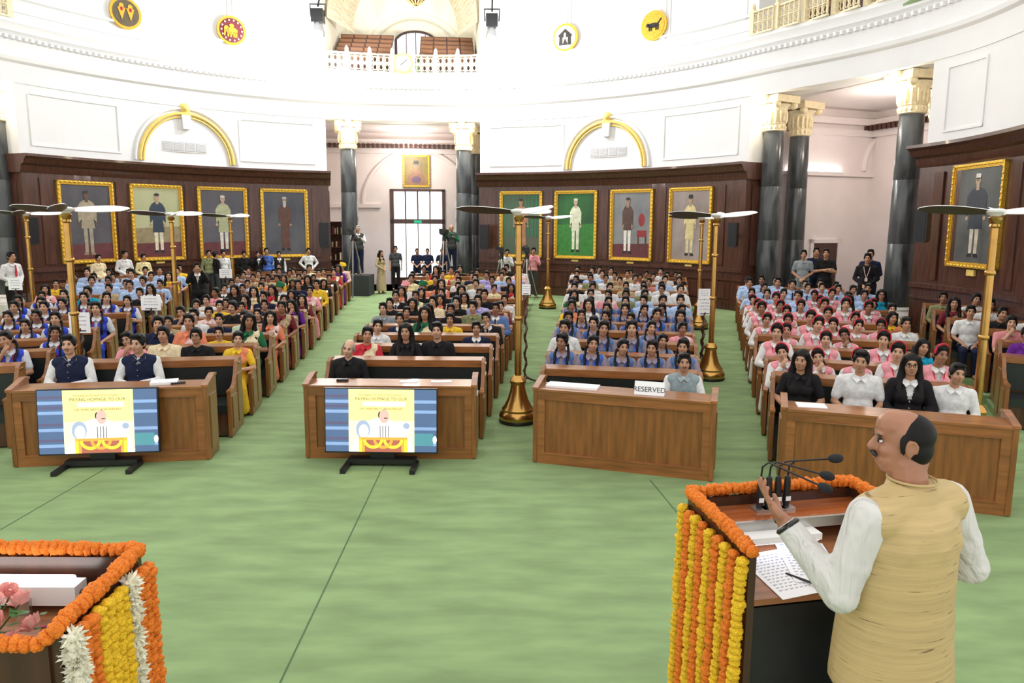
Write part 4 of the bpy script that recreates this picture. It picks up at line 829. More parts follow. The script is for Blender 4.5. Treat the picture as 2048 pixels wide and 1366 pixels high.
    def lanyard(s):
        z = s.dz; m = MB()
        for k in (-1, 1): m.tube([(k * .07, .05, 1.03 + z), (k * .065, -.06, .97 + z), (k * .045, -.11, .86 + z), (0, -.125, .72 + z)], .0065, 5)
        return m.box(-.03, .03, -.135, -.128, .64 + z, .72 + z).mesh('lanyard', FAB['red'])
    def tie(s):
        z = s.dz; return MB().prism([(-.016, .985 + z), (.016, .985 + z), (.012, .955 + z), (.028, .74 + z), (0, .70 + z), (-.028, .74 + z), (-.012, .955 + z)], -.112, -.098).mesh('tie', FAB['navy'])
    def hair(s, style):
        m = MB(); H = s.HM; rot = H.to_3x3().to_4x4()
        def e(c, r, n=2): m.ell(H @ Vector(c), r, rot=rot, n=n)
        def t(ps, rs, n=8): m.tube([H @ Vector(p) for p in ps], rs, n)
        if style == 'bald': [e((q * .077, -.008, .03), (.011, .045, .05)) for q in (-1, 1)]; e((0, .03, -.01), (.0815, .083, .062), 3); e((0, .05, -.04), (.07, .055, .05))
        else: e((0, .022, .036), (.0845, .1, .1), 3); e((0, .052, -.02), (.076, .06, .08))
        if style == 'short': e((.02, -.05, .105), (.05, .03, .026)); e((-.03, -.045, .1), (.045, .03, .025)); [e((q * .076, -.012, .02), (.011, .034, .045)) for q in (-1, 1)]
        if style == 'fringe': e((0, -.055, .085), (.066, .032, .04)); [e((q * .078, -.005, .0), (.011, .04, .06)) for q in (-1, 1)]
        if style == 'long':
            for q in (-1, 1): t([(q * .055, -.03, .095), (q * .08, .0, .02), (q * .085, .02, -.08), (q * .1, .015, -.18), (q * .105, -.035, -.28), (q * .1, -.075, -.36)], [.032, .034, .04, .045, .04, .018]); t([(q * .05, .08, .0), (q * .06, .085, -.2), (q * .06, .1, -.36)], [.06, .062, .03])
        if style in ('braids', 'bun', 'pony'): e((.03, -.04, .09), (.05, .035, .03)); e((-.03, -.04, .09), (.05, .035, .03)); [e((q * .077, .0, .02), (.01, .045, .05)) for q in (-1, 1)]
        if style == 'bun': e((0, .115, -.02), (.05, .042, .05))
        if style == 'pony': t([(0, .1, .0), (.02, .14, -.08), (.06, .1, -.2), (.1, -.02, -.3), (.1, -.085, -.4)], [.03, .035, .032, .028, .014])
        if style == 'braids':
            z = 1.185
            for q in (-1, 1):
                ps = [(q * .07, .06, -.04), (q * .085, .05, -.12), (q * .1, -.03, -.19), (q * .09, -.1, -.27), (q * .088, -.125, -.38), (q * .086, -.115, -.5)]
                P = [Vector(p).lerp(Vector(ps[min(i + 1, 5)]), f) for i, p in enumerate(ps[:-1]) for f in (0, .25, .5, .75)]
                m.tube([(H @ p) if p.z > -.13 else p + s.hc for p in P], [.023 if i % 2 else .018 for i in range(len(P))], 7)
        return remesh(m, 'hair', M['hair'], .009, 2)
    def ribbons(s):
        m = MB()
        for q in (-1, 1):
            c = s.hc + Vector((q * .09, -.135, -.36)); [m.ell(c + Vector((k * .028, -.01, .012)), (.03, .012, .018), n=2) for k in (-1, 1)]; m.ell(c, (.012, .016, .014)); [m.ell(c + Vector((k * .016, -.005, -.035)), (.011, .008, .03)) for k in (-1, 1)]
        return m.mesh('ribbon', FAB['red'], 60)
    def band(s):
        m = MB(); m.tube([s.HM @ Vector((.088 * math.cos(t), -.022 - .012 * math.sin(t), .012 + .132 * math.sin(t))) for t in np.linspace(.0, math.pi, 18)], .0105, 6, flat=1.7); return m.mesh('headband', FAB['red'], 60)
    def glasses(s):
        m = MB()
        for q in (-1, 1): m.tube([s.HM @ Vector((q * .032 + .024 * math.cos(t), -.102, .004 + .019 * math.sin(t))) for t in np.linspace(0, 2 * math.pi, 15)], .0026, 5); m.tube([s.HM @ Vector((q * .056, -.1, .008)), s.HM @ Vector((q * .078, .01, .0))], .0025, 5)
        m.tube([s.HM @ Vector((-.01, -.103, .01)), s.HM @ Vector((.01, -.103, .01))], .0025, 5); return m.mesh('spectacles', M['black'])
    def turban(s):
        m = MB(); rot = s.HM.to_3x3().to_4x4()
        m.ell(s.HM @ Vector((0, .015, .075)), (.105, .115, .075), rot=rot, n=3)
        for k in range(5): m.tube([s.HM @ Vector(((.115 - .012 * k) * math.cos(t), .012 + (.122 - .012 * k) * math.sin(t), .045 + .022 * k + .018 * math.sin(t + k))) for t in np.linspace(0, 2 * math.pi, 21)], .02, 6)
        return remesh(m, 'turban', FAB['orange'], .01, 2)
HEADS = [(0, -2, 0), (13, 0, 5), (-10, 4, -12), (-14, 2, 4)]
POSES = ['lap', 'desk', 'chin', 'fold']
CACHE = {}
def figm(key, what, *a):
    k = (key, what) + a
    if k not in CACHE:
        fkey = ('fig', key)
        if fkey not in CACHE:
            fem, seated, pose, hd = key; CACHE[fkey] = Fig(pose, fem, seated, .95 if fem else 1.05, hd)
        f = CACHE[fkey]
        CACHE[k] = {'body': lambda: f.body(), 'bodym': lambda: f.body(moust=1), 'long': lambda: f.top(.96), 'shortslv': lambda: f.top(.36, .018), 'vest': lambda: f.top(0, .032, .82, .3, name='waistcoat', collar=False), 'nehru': lambda: f.top(0, .03, .94, .3, name='waistcoat'),
                    'jacket': lambda: f.top(.97, .028, .77, .26, name='jacket', collar=False), 'pants': f.pants, 'skirt': f.skirt, 'drape': f.drape, 'lanyard': f.lanyard, 'tie': f.tie, 'hair': lambda: f.hair(a[0]), 'ribbon': f.ribbons, 'band': f.band, 'glasses': f.glasses, 'turban': f.turban}[what]()
    return CACHE[k]
def dress(o, name, me, mtl):
    c = obj(name, me, o); c.material_slots[0].link = 'OBJECT'; c.material_slots[0].material = mtl; return c
def person(loc, rz, sc, key, top, bottom, hair, skin, label, group=None, vest=None, drape=None, extras=(), hairmat=None, slv='long', moust=False, vestkind='vest', jacket=None):
    o = obj('person', figm(key, 'bodym' if moust else 'body'), None, loc, rz, label, 'person', group, scale=sc)
    o.material_slots[0].link = 'OBJECT'; o.material_slots[0].material = SKIN[skin]
    dress(o, 'shirt', figm(key, slv), FAB[top]); dress(o, 'skirt' if bottom[0] == '_' else 'trousers', figm(key, 'skirt' if bottom[0] == '_' else 'pants'), FAB[bottom.strip('_')])
    if vest: dress(o, 'waistcoat', figm(key, vestkind), FAB[vest])
    if jacket: dress(o, 'jacket', figm(key, 'jacket'), FAB[jacket])
    if drape: dress(o, 'saree_drape', figm(key, 'drape'), FAB[drape])
    if hair: dress(o, 'hair', figm(key, 'hair', hair), hairmat or M['hair'])
    for ex, cl in extras: dress(o, {'band': 'headband', 'glasses': 'spectacles'}.get(ex, ex), figm(key, ex), FAB.get(cl) or M[cl])
    return o
CN = dict(w='white', c='cream', y='yellow', t='tan', n='navy', k='black', b='sky', g='olive', G='palegreen', p='palepink', r='redcheck', v='lavender', S='grey', m='maroon', l='lime')
FN = dict(r='red', y='yellow', g='green', o='orange', w='white', k='black', v='purple', p='pink', c='cream', m='maroon', t='teal', n='navy')
WORDS = dict(sky='sky blue', palegreen='pale green', palepink='pale pink', redcheck='red checked', paleyellow='pale yellow')
DR = dict(red='cream', yellow='orange', green='cream', orange='palepink', white='white', black=None, purple='purple', pink='palepink', cream='paleyellow', maroon='tan', teal='teal', navy=None)
def outfit(code, rg):
    k = code[0]; d = dict(extras=(), skin=rg.choice([0, 0, 1, 1, 1, 2]))
    if k == 'A': d.update(fem=True, top='greyshirt', vest='royal', slv='shortslv', bottom='royal', hair='braids', extras=(('lanyard', 'red'),), desc='girl in royal blue vest')
    elif k == 'B': d.update(fem=True, top='plaid', vest=rg.choice(['denim', 'blue', 'denim']), slv='shortslv', bottom='navy', hair='braids', extras=(('ribbon', 'red'), ('lanyard', 'royal')), desc='girl in striped blue pinafore')
    elif k == 'C': fem = rg.random() < .5; d.update(fem=fem, top='sky', slv='shortslv', bottom='navy', hair='pony' if fem else 'short', extras=(('tie', 'navy'),), desc='pupil in blue shirt')
    elif k == 'P': d.update(fem=True, top='white', vest='pink', bottom='_white', hair='pony', extras=(('band', 'red'), ('lanyard', 'red')), desc='girl in pink vest')
    elif k == 'T': c = {'m': 'pink', 'g': 'green', 'y': 'yellow'}[code[1]]; d.update(fem=False, top={'m': 'white', 'g': 'orange', 'y': 'palepink'}[code[1]], bottom='white', hair='short', extras=(('turban', c),), desc='man in %s turban' % c)
    elif k == 'j': c = {'k': 'black', 'n': 'navy', 'b': 'denim'}[code[1]]; d.update(fem=False, top='white', jacket=c, bottom=c if c != 'denim' else 'navy', hair='short', extras=(('tie', 'navy'),), desc='man in %s jacket' % c)
    elif k == 'm':
        c = CN[code[1]]; d.update(fem=False, top=c, bottom=rg.choice(['charcoal', 'navy', 'khaki']), slv='long' if rg.random() < .7 else 'shortslv', hair=rg.choice(['short', 'short', 'short', 'fringe']), moust=rg.random() < .18, desc='man in %s shirt' % WORDS.get(c, c))
    else:
        c = FN[code[1]]; d.update(fem=True, top=c, bottom='_' + c, slv='shortslv', hair=rg.choice(['long', 'long', 'pony', 'bun']), drape=DR[c], desc='woman in %s dress' % c if not DR[c] else 'woman in %s saree' % c)
    return d
PPL = [
(0, 440, 3.2, '''555,800,vn! 985,785,vn! 672,765,fp2 935,735,mc 1110,745,mk 1290,725,my 1550,765,fy1 900,655,mt 1050,665,mn 1215,640,mn 1375,655,fo 1540,650,fg 1720,625,mG3 1815,625,fo
1165,545,mw 1015,590,mn2 1265,615,mw 1325,550,my 1400,595,mp 1480,560,mw 1580,545,mn 1675,605,fk 1800,560,fm 1945,545,fv2 1270,515,mw 1390,535,fk 1510,510,fr 1660,560,mk 1740,510,fp 1880,510,fm 1700,430,mwc 1910,460,fc 1830,450,fk 1630,490,mn 1560,440,mn 1500,405,mb 1440,440,jk 1385,465,fp
85,765,A2 145,680,A 320,725,A1 30,625,A 175,615,A 330,635,A 110,560,A 285,560,A 225,530,A1 40,520,A 400,535,A 265,490,A 560,565,A 640,500,A 710,570,A 815,520,A 750,500,A 595,460,ft 385,480,A 435,400,mb
215,445,fp1 315,410,my1 470,390,mb 40,390,mn 575,335,mb 600,390,mb 690,340,mb 640,370,mb 750,370,mb 815,340,mb 820,440,mt 720,410,mb 910,325,mb 920,370,mb 935,420,mb 990,345,mb 995,390,mb 1045,360,mb 1050,440,fw 940,470,mk 1080,325,mb 1150,360,fy 1160,410,mb 1160,310,my 1210,330,mb 1370,325,mb 1600,430,mb 1520,365,mb 1600,380,mb 1620,345,mt 1680,340,mk 1720,370,mt 1780,300,mn 1785,410,mb 1800,340,mg 1850,370,mt 1880,330,mn 1925,375,fc 1880,415,mn'''),
(600, 440, 4.267, '''415,1095,ok! 575,980,fr1 935,960,fk 1200,950,mk 1495,930,jn 640,910,fw 920,850,jn 1215,850,my 1600,840,jk2 675,760,mS 765,715,mk 875,790,fk 1045,800,fg 1230,770,fn 1335,770,fk 1440,745,mg 1655,760,jb 1100,695,mc 810,650,jk 925,715,fk1 970,650,fg 1180,680,fo 1385,700,fk 1490,690,mv 1565,665,fc 1640,640,mk 1745,740,fm 1775,680,mw
870,610,fo 940,570,Tm 1010,620,fk 1080,565,Tg 1250,620,fk 1390,600,ft 1465,625,fk 1530,570,mk 1580,545,mw 1660,585,fc 1735,525,mk 1835,580,fr 1160,510,fk 1240,545,fo 1430,520,mw 1480,500,mt 1375,470,mt 1635,515,mv 1550,480,mn 960,500,fc 1035,475,mk 1130,475,my 1205,425,fr 1270,430,fy 1360,420,fk 1250,465,fr 1505,450,mg 1620,470,mv 1755,480,mb 1785,440,fc 1825,410,mk 1830,470,mv 1920,440,mp 1960,420,mw 1040,420,mk
115,640,fg 215,610,fp 340,550,my 250,550,fk 140,525,fy 175,505,fy 105,600,fr 300,510,fk 390,540,fk 470,500,jk 520,500,mk 550,450,fr 320,455,mc 310,415,fc 390,400,Ty 470,445,fk 610,415,fv 75,440,mw 160,455,mk 15,490,fy'''),
(1040, 440, 4.267, '''1455,1225,vg! 425,1040,B 580,1060,B 765,1090,B 1020,1095,B3 1215,1035,B1 1435,1085,B3 375,920,fw 575,880,B 745,930,B 930,930,B 1120,920,B 1465,930,fp 405,840,B 600,820,B 800,825,B 985,845,B 1180,810,B 1440,825,B 1400,770,B 400,735,fy1 590,725,fw 790,760,B 965,765,B 1070,770,B 1250,765,B 1440,690,C1
340,700,B 525,700,B 705,700,B 865,700,B 1005,690,C 1130,690,C 1270,690,C 430,640,fg 645,635,fp 745,640,fp 910,620,C 1195,640,C 1375,690,C 565,580,mw 735,580,mw 620,560,mw 840,580,mw 1015,595,mg 1050,640,mg 1200,590,mw 1345,590,mw1 425,560,jk 1100,560,mw 935,565,mt 1255,565,mw 1395,585,mw
400,465,mn 465,475,mb 515,460,mb 600,475,mt 550,510,mw 670,500,mg 730,490,mr 785,500,mw 860,485,mw 910,520,mt 935,475,mw 1000,500,mw 1045,530,mr 1120,480,mk 1185,510,mb 1350,520,fw 1310,470,mk 1195,440,mw 1065,465,mt 1000,455,mw 770,435,mw 665,425,mb 550,430,mw 430,425,mw 640,460,mt'''),
(1440, 440, 3.252, '''520,915,fk! 875,915,mw! 1205,950,fj! 1530,1005,mw! 410,860,P2 650,890,P2 900,900,P 1130,860,P 1465,880,P 1340,830,ft1 310,730,P3 500,720,P 690,780,P 840,750,P2 1045,780,P 1240,680,fw 1130,640,fy 1055,690,P 245,650,P1 420,655,P 560,680,P 710,680,P 870,690,P 375,600,P 510,635,P 705,610,P 890,640,P 265,575,P 155,555,P 105,520,P2 400,560,P 535,560,P 830,570,P 680,550,P 365,510,P 480,530,P 635,550,P 540,490,P 655,480,P 1065,585,fg 1000,550,P 830,525,fw 800,500,fw
65,475,C 20,410,C 55,395,C 155,440,C 185,480,C 225,420,C 270,440,C 310,480,C 325,395,C 390,440,C 400,490,C 435,420,C 550,420,C 600,450,C 690,415,C 735,455,C 805,445,C 865,430,C 965,490,C 100,390,C 220,380,C 425,380,C 1040,490,ft
1455,500,mg 1525,560,fm 1650,500,mw 1605,590,mw 1745,540,mw 1835,570,mk 1870,640,mr2 1960,720,fv 1965,600,mw''')]
SPECIAL = {'vn': 0, 'ok': 0, 'vg': 0}
seats = []
for ou, ov, s, t in PPL:
    for e in t.split():
        x, y, c = e.split(','); u = ou + float(x) / s; v = ov + float(y) / s; zr = 0
        for _ in range(5): p = G(u, v, 1.16 + zr); zr = ramp((Vector((p.x, p.y, 0)) - C).length)
        th = math.degrees(math.atan2(p.x - C.x, p.y - C.y)); bi = min(range(len(AISLE)), key=lambda i: max(AISLE[i][0] - th, th - AISLE[i][1], 0))
        if bi == 6: continue
        a, l = BL[bi].loc(p); seats.append([bi, a, l, u, v, c])
def cap(b, k): return int((ext(b, k)[1] - ext(b, k)[0] - .14) / (.33 if b.i == 5 and k > 3 else .36 if b.i in (1, 4, 5) else .39))
rows = {}
for st in sorted(seats, key=lambda q: q[1]):
    b = BL[st[0]]; ks = sorted([k for k in range(NROW) if row_ok(b, k)], key=lambda k: abs(row_a(b, k) - st[1]))
    if st[5].endswith('!'): ks = [0]; st[5] = st[5][:-1]
    else: ks = [k for k in ks if k > 0]
    for k in ks:
        if len(rows.get((st[0], k), [])) < cap(b, k): rows.setdefault((st[0], k), []).append(st); break
print('seated', sum(len(v) for v in rows.values()), 'of', len(seats))
prg = random.Random(11)
for (bi, k), L in sorted(rows.items()):
    b = BL[bi]; hl, h = ext(b, k); hl = -hl - .25; h -= .25; L.sort(key=lambda q: q[2]); xs = [max(-hl, min(h, q[2])) for q in L]; n = len(xs); gap = min(.46, (h + hl) / max(1, n - 1)) if n > 1 else 0
    for _ in range(60):
        for i in range(n - 1):
            d = gap - (xs[i + 1] - xs[i])
            if d > 0: xs[i] -= d / 2; xs[i + 1] += d / 2
        xs = [max(-hl + gap * i, min(h - gap * (n - 1 - i), x)) for i, x in enumerate(xs)]
    for si, (st, x) in enumerate(zip(L, xs)):
        seat = '%s from %s side' % ((ORD[n - 1 - si], 'lectern') if bi < 5 else (ORD[si], 'doorway'))
        code = st[5]; u, v = st[3], st[4]; d = outfit(code if code != 'fj' else 'fk', prg) if code not in SPECIAL else None
        a = row_a(b, k) + prg.uniform(-.02, .02); z = ramp(a); p = b.at(a, x, z); hz = (Vector((0, 0, HC)) + ray(u, v) * (p.y / ray(u, v).y)).z - z
        sc = max(.88, min(1.06, hz / 1.175)); pose = {'1': 1, '2': 2, '3': 1}.get(code[-1], prg.choice([0, 0, 0, 1, 3]) if k else 0)
        hd = HEADS[{'1': 1, '2': 2, '3': 3}.get(code[-1], prg.choice([0, 0, 1, 3]))]
        rz = -b.th + prg.uniform(-.09, .09); g = 'people seated on the benches'
        if code == 'vn': lb = 'man in navy waistcoat over white shirt, %s' % ('beside the brass pole' if u < 250 else 'with notebook before him'); person(p, rz, sc, (False, True, 'desk', HEADS[3 if u > 250 else 0]), 'white', 'white', 'short', 0 if u > 250 else 0, lb, vest='navy', vestkind='nehru', moust=u < 250); continue
        if code == 'ok': person(p, rz, sc, (False, True, 'lap', (-8, 6, 12)), 'black', 'black', 'bald', 3, 'elderly grey-haired man in black buttoned jacket at the television desk', vest='black', vestkind='nehru', hairmat=M['greyhair']); continue
        if code == 'vg': person(p, rz, sc, (False, True, 'desk', HEADS[0]), 'white', 'white', 'short', 1, 'man in grey waistcoat over white kurta beside the RESERVED card', vest='vestgrey', vestkind='nehru', moust=True); continue
        if code == 'fj': d = dict(fem=True, top='white', jacket='black', bottom='black', hair='long', extras=(('glasses', 'black'),), skin=1, desc='woman in black jacket'); code = 'fj'
        key = (d.pop('fem'), True, POSES[pose], hd); desc = d.pop('desc')
        if len(rows) and prg.random() < .08 and code[0] in 'mfP' and not d.get('extras'): d['extras'] = (('glasses', 'black'),)
        if code[-1] == 'c' and len(code) == 3: d['extras'] = (('turban', 'green'),); desc = 'man in green cap'
        lb = '%s, %s %s, %s' % (desc, ORD[k], BROW[bi], seat)
        if k == 0 and code == 'fk': d['hair'] = 'long'
        person(p, rz, sc, key, label=lb, group='people on the benches, %s' % BROW[bi].replace('row ', 'block '), **d)
for i, (zt, a, L) in enumerate(SIDE):
    for j, (x, code) in enumerate(L):
        d = outfit(code[:2], prg); desc = d.pop('desc'); q = AX6 * a + PX6 * x; q.z = zt
        person(q, -TH6, .96, (d.pop('fem'), True, POSES[2 if code[-1] == '2' else 0], HEADS[j % 2]), label='%s, %s side-tier bench from portrait wall, %s from doorway side' % (desc, ORD[i], ORD[j]), group='people on the side tier', **d)
# ---- people standing
def stand(u, v, key_pose, top, bottom, label, hair='short', fem=False, slv='long', r=None, Y=None, zf=0, face=None, hd=HEADS[0], skin=1, **k):
    if r: p, a = AR(u, v, r); rz = R_(a - 90)
    else: p = AY(u, v, Y); rz = math.atan2(-p.x + 0, p.y) * .0 - math.atan2(p.x, p.y)
    if face is not None: rz = face
    sc = max(.9, min(1.1, (p.z - zf) / 1.665)); return person(Vector((p.x, p.y, zf)), rz, sc, (fem, False, key_pose, hd), top, bottom, hair, skin, label, 'people standing', slv=slv, **k)
def cu(x, y): return x / 3.2, 440 + y / 3.2
WL = RW - .55
for x, y, po, tp, bt, lb, kw in ((630, 245, 'clasp', 'cream', 'khaki', 'bearded man in cream shirt holding paper, standing under cream-shawl portrait', {}), (795, 220, 'clasp', 'white', 'charcoal', 'man in white shirt standing between first two portraits', dict(hd=HEADS[1])), (920, 265, 'clasp', 'paleyellow', 'khaki', 'man in pale yellow shirt standing under dark blue coat portrait', {}),
    (1335, 215, 'side', 'olive', 'charcoal', 'man in dark olive shirt standing below sage coat portrait', {}), (1380, 222, 'side', 'black', 'charcoal', 'man in black shirt standing with back turned below sage coat portrait', dict(face=2.6)), (1430, 215, 'side', 'white', 'charcoal', 'man in white shirt standing behind the back row brass fan', {}), (1560, 215, 'clasp', 'black', 'black', 'man in black shirt standing looking down at his hands', dict(hd=(0, 14, 0))),
    (1650, 220, 'phone', 'white', 'black', 'man in black jacket standing and raising phone to his face', dict(jacket='black')), (1705, 200, 'side', 'blue', 'charcoal', 'tall man in blue shirt standing below bearded man portrait', {}), (1785, 225, 'side', 'white', 'charcoal', 'man in dark waistcoat standing below bearded man portrait', dict(vest='black')), (1975, 200, 'hips', 'white', 'khaki', 'man in white shirt standing with hands on hips by loudspeaker', {})):
    stand(*cu(x, y), po, tp, bt, lb, r=WL, zf=ramp((AR(*cu(x, y), WL)[0].xy - C.xy).length), **kw)
stand(22, 503, 'clasp', 'white', 'black', 'man in white shirt and red tie standing by far column', r=RW - .9, zf=.1, extras=(('tie', 'red'),))
p_ = G(394, 535, 1.66); stand(394, 535, 'phone', 'white', 'black', 'man in black suit standing in the aisle photographing with phone', Y=p_.y, jacket='black')
fr_ = math.radians(5)
for u, v, po, tp, bt, lb, kw in ((791, 498, 'side', 'charcoal', 'black', 'tall security man in charcoal standing beside the door frame', {}), (834, 504, 'clasp', 'navy', 'navy', 'security man in navy safari with red badge standing against bright doorway', {}), (855, 503, 'clasp', 'navy', 'navy', 'security man in navy with white badge standing against bright doorway', {}), (884, 505, 'clasp', 'navy', 'navy', 'security man in navy standing by the tripod in doorway', {})): stand(u, v, po, tp, bt, lb, Y=28.0 if u < 800 else 28.6, zf=PF, slv='shortslv', **kw)
stand(762, 507, 'clasp', 'tan', '_tan', 'woman in tan kurta standing sideways near the doorway', hair='long', fem=True, Y=26.4, zf=.25, face=1.0)
cv4 = lambda x, y: (1440 + x / 3.252, 440 + y / 3.252)
for x, y, tp, lb, Yd in ((545, 225, 'grey', 'man in grey safari shirt standing near brown door', 20.4), (628, 207, 'navy', 'man in navy shirt with arms folded standing before brown door', 20.9), (690, 217, 'black', 'man in black shirt with arms folded standing before brown door', 20.2), (960, 250, 'black', 'man in black shirt with lanyard standing before stout column', 18.2), (982, 192, 'navy', 'man standing behind the man in black with lanyard', 19.4)):
    u, v = cv4(x, y); stand(u, v, 'fold' if 600 < x < 700 else 'clasp', tp, tp, lb, Y=Yd, zf=PF, slv='shortslv' if x < 900 else 'long', extras=(('lanyard', 'palepink'),) if x == 960 else ())
# ---- cameramen with tripods
def tripod(p, h, zf, rz, label, col='darkmetal'):
    t = thing('video_camera_tripod', (p.x, p.y, zf), rz, label, 'tripod', 'video cameras on tripods')
    for k in range(3):
        a = 2 * math.pi * k / 3 + .5; l = MB().tube([(.05 * math.cos(a), .05 * math.sin(a), h - .2), (.45 * math.cos(a), .45 * math.sin(a), 0)], [.022, .016], 8).build('leg', M['steel'], t); MB().ell((.45 * math.cos(a), .45 * math.sin(a), .02), (.03, .03, .02)).build('rubber_foot', M['black'], l)
    MB().lathe([(.07, h - .22), (.07, h - .1), (.05, h - .06), (.05, h)], 14).build('head', M['darkmetal'], t, 40); MB().tube([(0, .05, h - .05), (.05, .5, h - .2)], .014, 6).build('pan_handle', M['black'], t)
    MB().box(-.08, .08, -.2, .25, h, h + .2).build('camera_body', M['black'], t); MB().lathe([(.07, 0), (.075, .16), (.09, .18), (.09, .24)], 16).build('lens', M['black'], t, 40).matrix_local = Matrix.Translation((0, -.2, h + .1)) @ Matrix.Rotation(math.pi / 2, 4, 'X')
    MB().box(-.2, -.08, .1, .16, h + .1, h + .22).build('viewfinder', M['black'], t); MB().tube([(0, -.1, h + .2), (0, -.08, h + .27), (0, .15, h + .27), (0, .18, h + .2)], .012, 6).build('carry_handle', M['black'], t)
for u, v, ut, Yd, tp, vs, lb, l2 in ((716, 458, 706, 25.9, 'white', 'charcoal', 'cameraman in grey waistcoat standing on riser beside black column', 'video camera on tall tripod beside the bookcase column'), (903, 456, 888, 25.9, 'green', 'charcoal', 'cameraman in green shirt and dark waistcoat on riser', 'video camera on tall tripod before the bright doorway')):
    p = AY(u, v, Yd); zf = p.z - 1.66; pt = AY(ut, 470, Yd - .55)
    stand(u, v, 'film', tp, 'navy', lb, Y=Yd, zf=zf, vest=vs, hairmat=M['greyhair'], hair='bald' if u > 800 else 'short')
    o = MB().box(-.45, .45, -.5, .5, 0, zf - .0).build('camera_riser', FAB['charcoal'], loc=(p.x, p.y, 0)); o['label'] = 'dark box riser under the ' + lb.split(' standing')[0].split(' on riser')[0]; o['category'] = 'platform'
    tripod(pt, pt.z - ramp(35) + .0, ramp(35), .1 if u < 800 else -.1, l2)
for u, v, ut, tp, lb, l2 in ((1013, 505, 1003, 'white', 'cameraman in white shirt filming at end of panelled wall', 'black video camera on tripod held by cameraman in white'), (1066, 502, 1054, 'pink', 'cameraman in pink shirt filming below ochre robe portrait', 'small video camera on tripod held by cameraman in pink')):
    p = AY(u, v, 25.3); zf = ramp(34.3); stand(u, v, 'film', tp, 'charcoal', lb, Y=25.3, zf=zf, hd=HEADS[1]); pt = AY(ut, 506, 24.85); tripod(pt, pt.z - zf, zf, 0, l2)
# ================================================================== FOREGROUND: lecterns, garlands, speaker
def flower(kind, seed):
    rg = np.random.default_rng(seed); m = MB()
    if kind == 'marigold':
        v, f = ICO[3]; n = len(v); q = v * np.array((1, 1, .72))
        k = np.zeros(n)
        for _ in range(110):
            d = rg.normal(size=3); d /= np.linalg.norm(d); k = np.maximum(k, np.clip(1 - np.linalg.norm(v - d, axis=1) / .25, 0, 1))
        m.add(q * (.84 + .3 * k[:, None]) * .026, f)
    else:
        m.ell((0, 0, 0), (.02, .02, .017))
        for _ in range(70):
            d = rg.normal(size=3); d /= np.linalg.norm(d); d = Vector(d); L = rg.uniform(.034, .05); x = d.orthogonal().normalized(); y = d.cross(x); a = rg.uniform(0, 3.1); x, y = x * math.cos(a) + y * math.sin(a), y * math.cos(a) - x * math.sin(a)
            m.add([d * .01 - x * .004, d * .01 + x * .004, d * L * .7 + x * .0055 + y * .003, d * L, d * L * .7 - x * .0055 + y * .003], [(0, 1, 2, 4), (4, 2, 3)])
    return m
FL = {}
for c in ('orange', 'yellow'): FL[c] = [flower('marigold', 30 + k).mesh(c + '_marigold', M[c], 60) for k in range(3)]
FL['white'] = [flower('spider', 50 + k).mesh('white_flower', M['cflower']) for k in range(3)]
frg = random.Random(5)
def garland(pts, col, label, step=.027, size=1.0, group=None, jig=.003):
    pts = [Vector(p) for p in pts]; t = thing('flower_garland', pts[0], 0, label, 'garland', group); P = []
    for a, b in zip(pts, pts[1:]):
        n = max(1, int((b - a).length / step)); P += [(a.lerp(b, k / n), (b - a)) for k in range(n)]
    P.append((pts[-1], pts[-1] - pts[-2]))
    MB().tube(pts, .004, 5).build('thread', M['leaf'], t).location = -pts[0]
    for p, d in P:
        q = d.normalized().to_track_quat('Z', 'Y'); s = size * frg.uniform(.88, 1.12); o = obj('flower', frg.choice(FL[col]), t, p - pts[0] + Vector([frg.uniform(-jig, jig) for _ in 'xyz']))
        o.rotation_euler = (q.to_matrix() @ Matrix.Rotation(frg.uniform(0, 6.28), 3, 'Z') @ Matrix.Rotation(frg.uniform(-.2, .2), 3, 'X')).to_euler(); o.scale = (s, s, s)
DZ = .45
# ---- lectern the speaker stands at
TL = Matrix.Translation((1.255, 2.87, DZ)) @ Matrix.Rotation(R_(11), 4, 'Z')
pod = thing('lectern', TL.translation, R_(11), 'dark wooden lectern with garlands, four microphones and papers', 'lectern')
hw_, hd_, HT = .40, .27, 1.2
for s in (-1, 1): MB().box(s * hw_ - .015, s * hw_ + .015, -hd_, hd_, 0, HT - .015).build('side_panel', M['darkwood'], pod)
MB().box(-hw_, hw_, hd_ - .03, hd_, 0, HT - .015).build('front_panel', M['darkwood'], pod)
MB().box(-hw_ + .015, hw_ - .015, .07, hd_ - .03, HT - .09, HT - .055).build('microphone_shelf', M['redwood'], pod)
MB().prism([(-hd_, HT - .24), (.22, HT - .17), (.22, HT - .15), (-hd_, HT - .215)], -hw_ + .015, hw_ - .015, axis=0).build('reading_top', M['traywood'], pod)
MB().box(-hw_ + .015, hw_ - .015, -hd_ + .02, -hd_ + .05, .05, HT - .26).build('near_panel', M['black'], pod)
MB().box(-hw_ + .02, hw_ - .02, .055, .07, HT - .1, HT - .055).build('light_strip_rail', M['steel'], pod)
lt = thing('lectern_lamp', TL @ Vector((-.1, .02, HT - .125)), R_(11), 'slim white reading lamp fixed under the microphone shelf', 'lamp')
MB().box(-.17, .17, -.035, .035, 0, .028).build('housing', M['white'], lt); MB().box(-.16, .16, -.03, .03, -.004, 0).build('diffuser', mat('led_strip', (.75, .8, 1), .4, var=0, emit=2), lt)
def lp_(x, y, z=None):
    zz = HT - .215 + (y + hd_) / (.22 + hd_) * .065 if z is None else z; return TL @ Vector((x, y, zz))
slope = math.atan(.065 / .52)
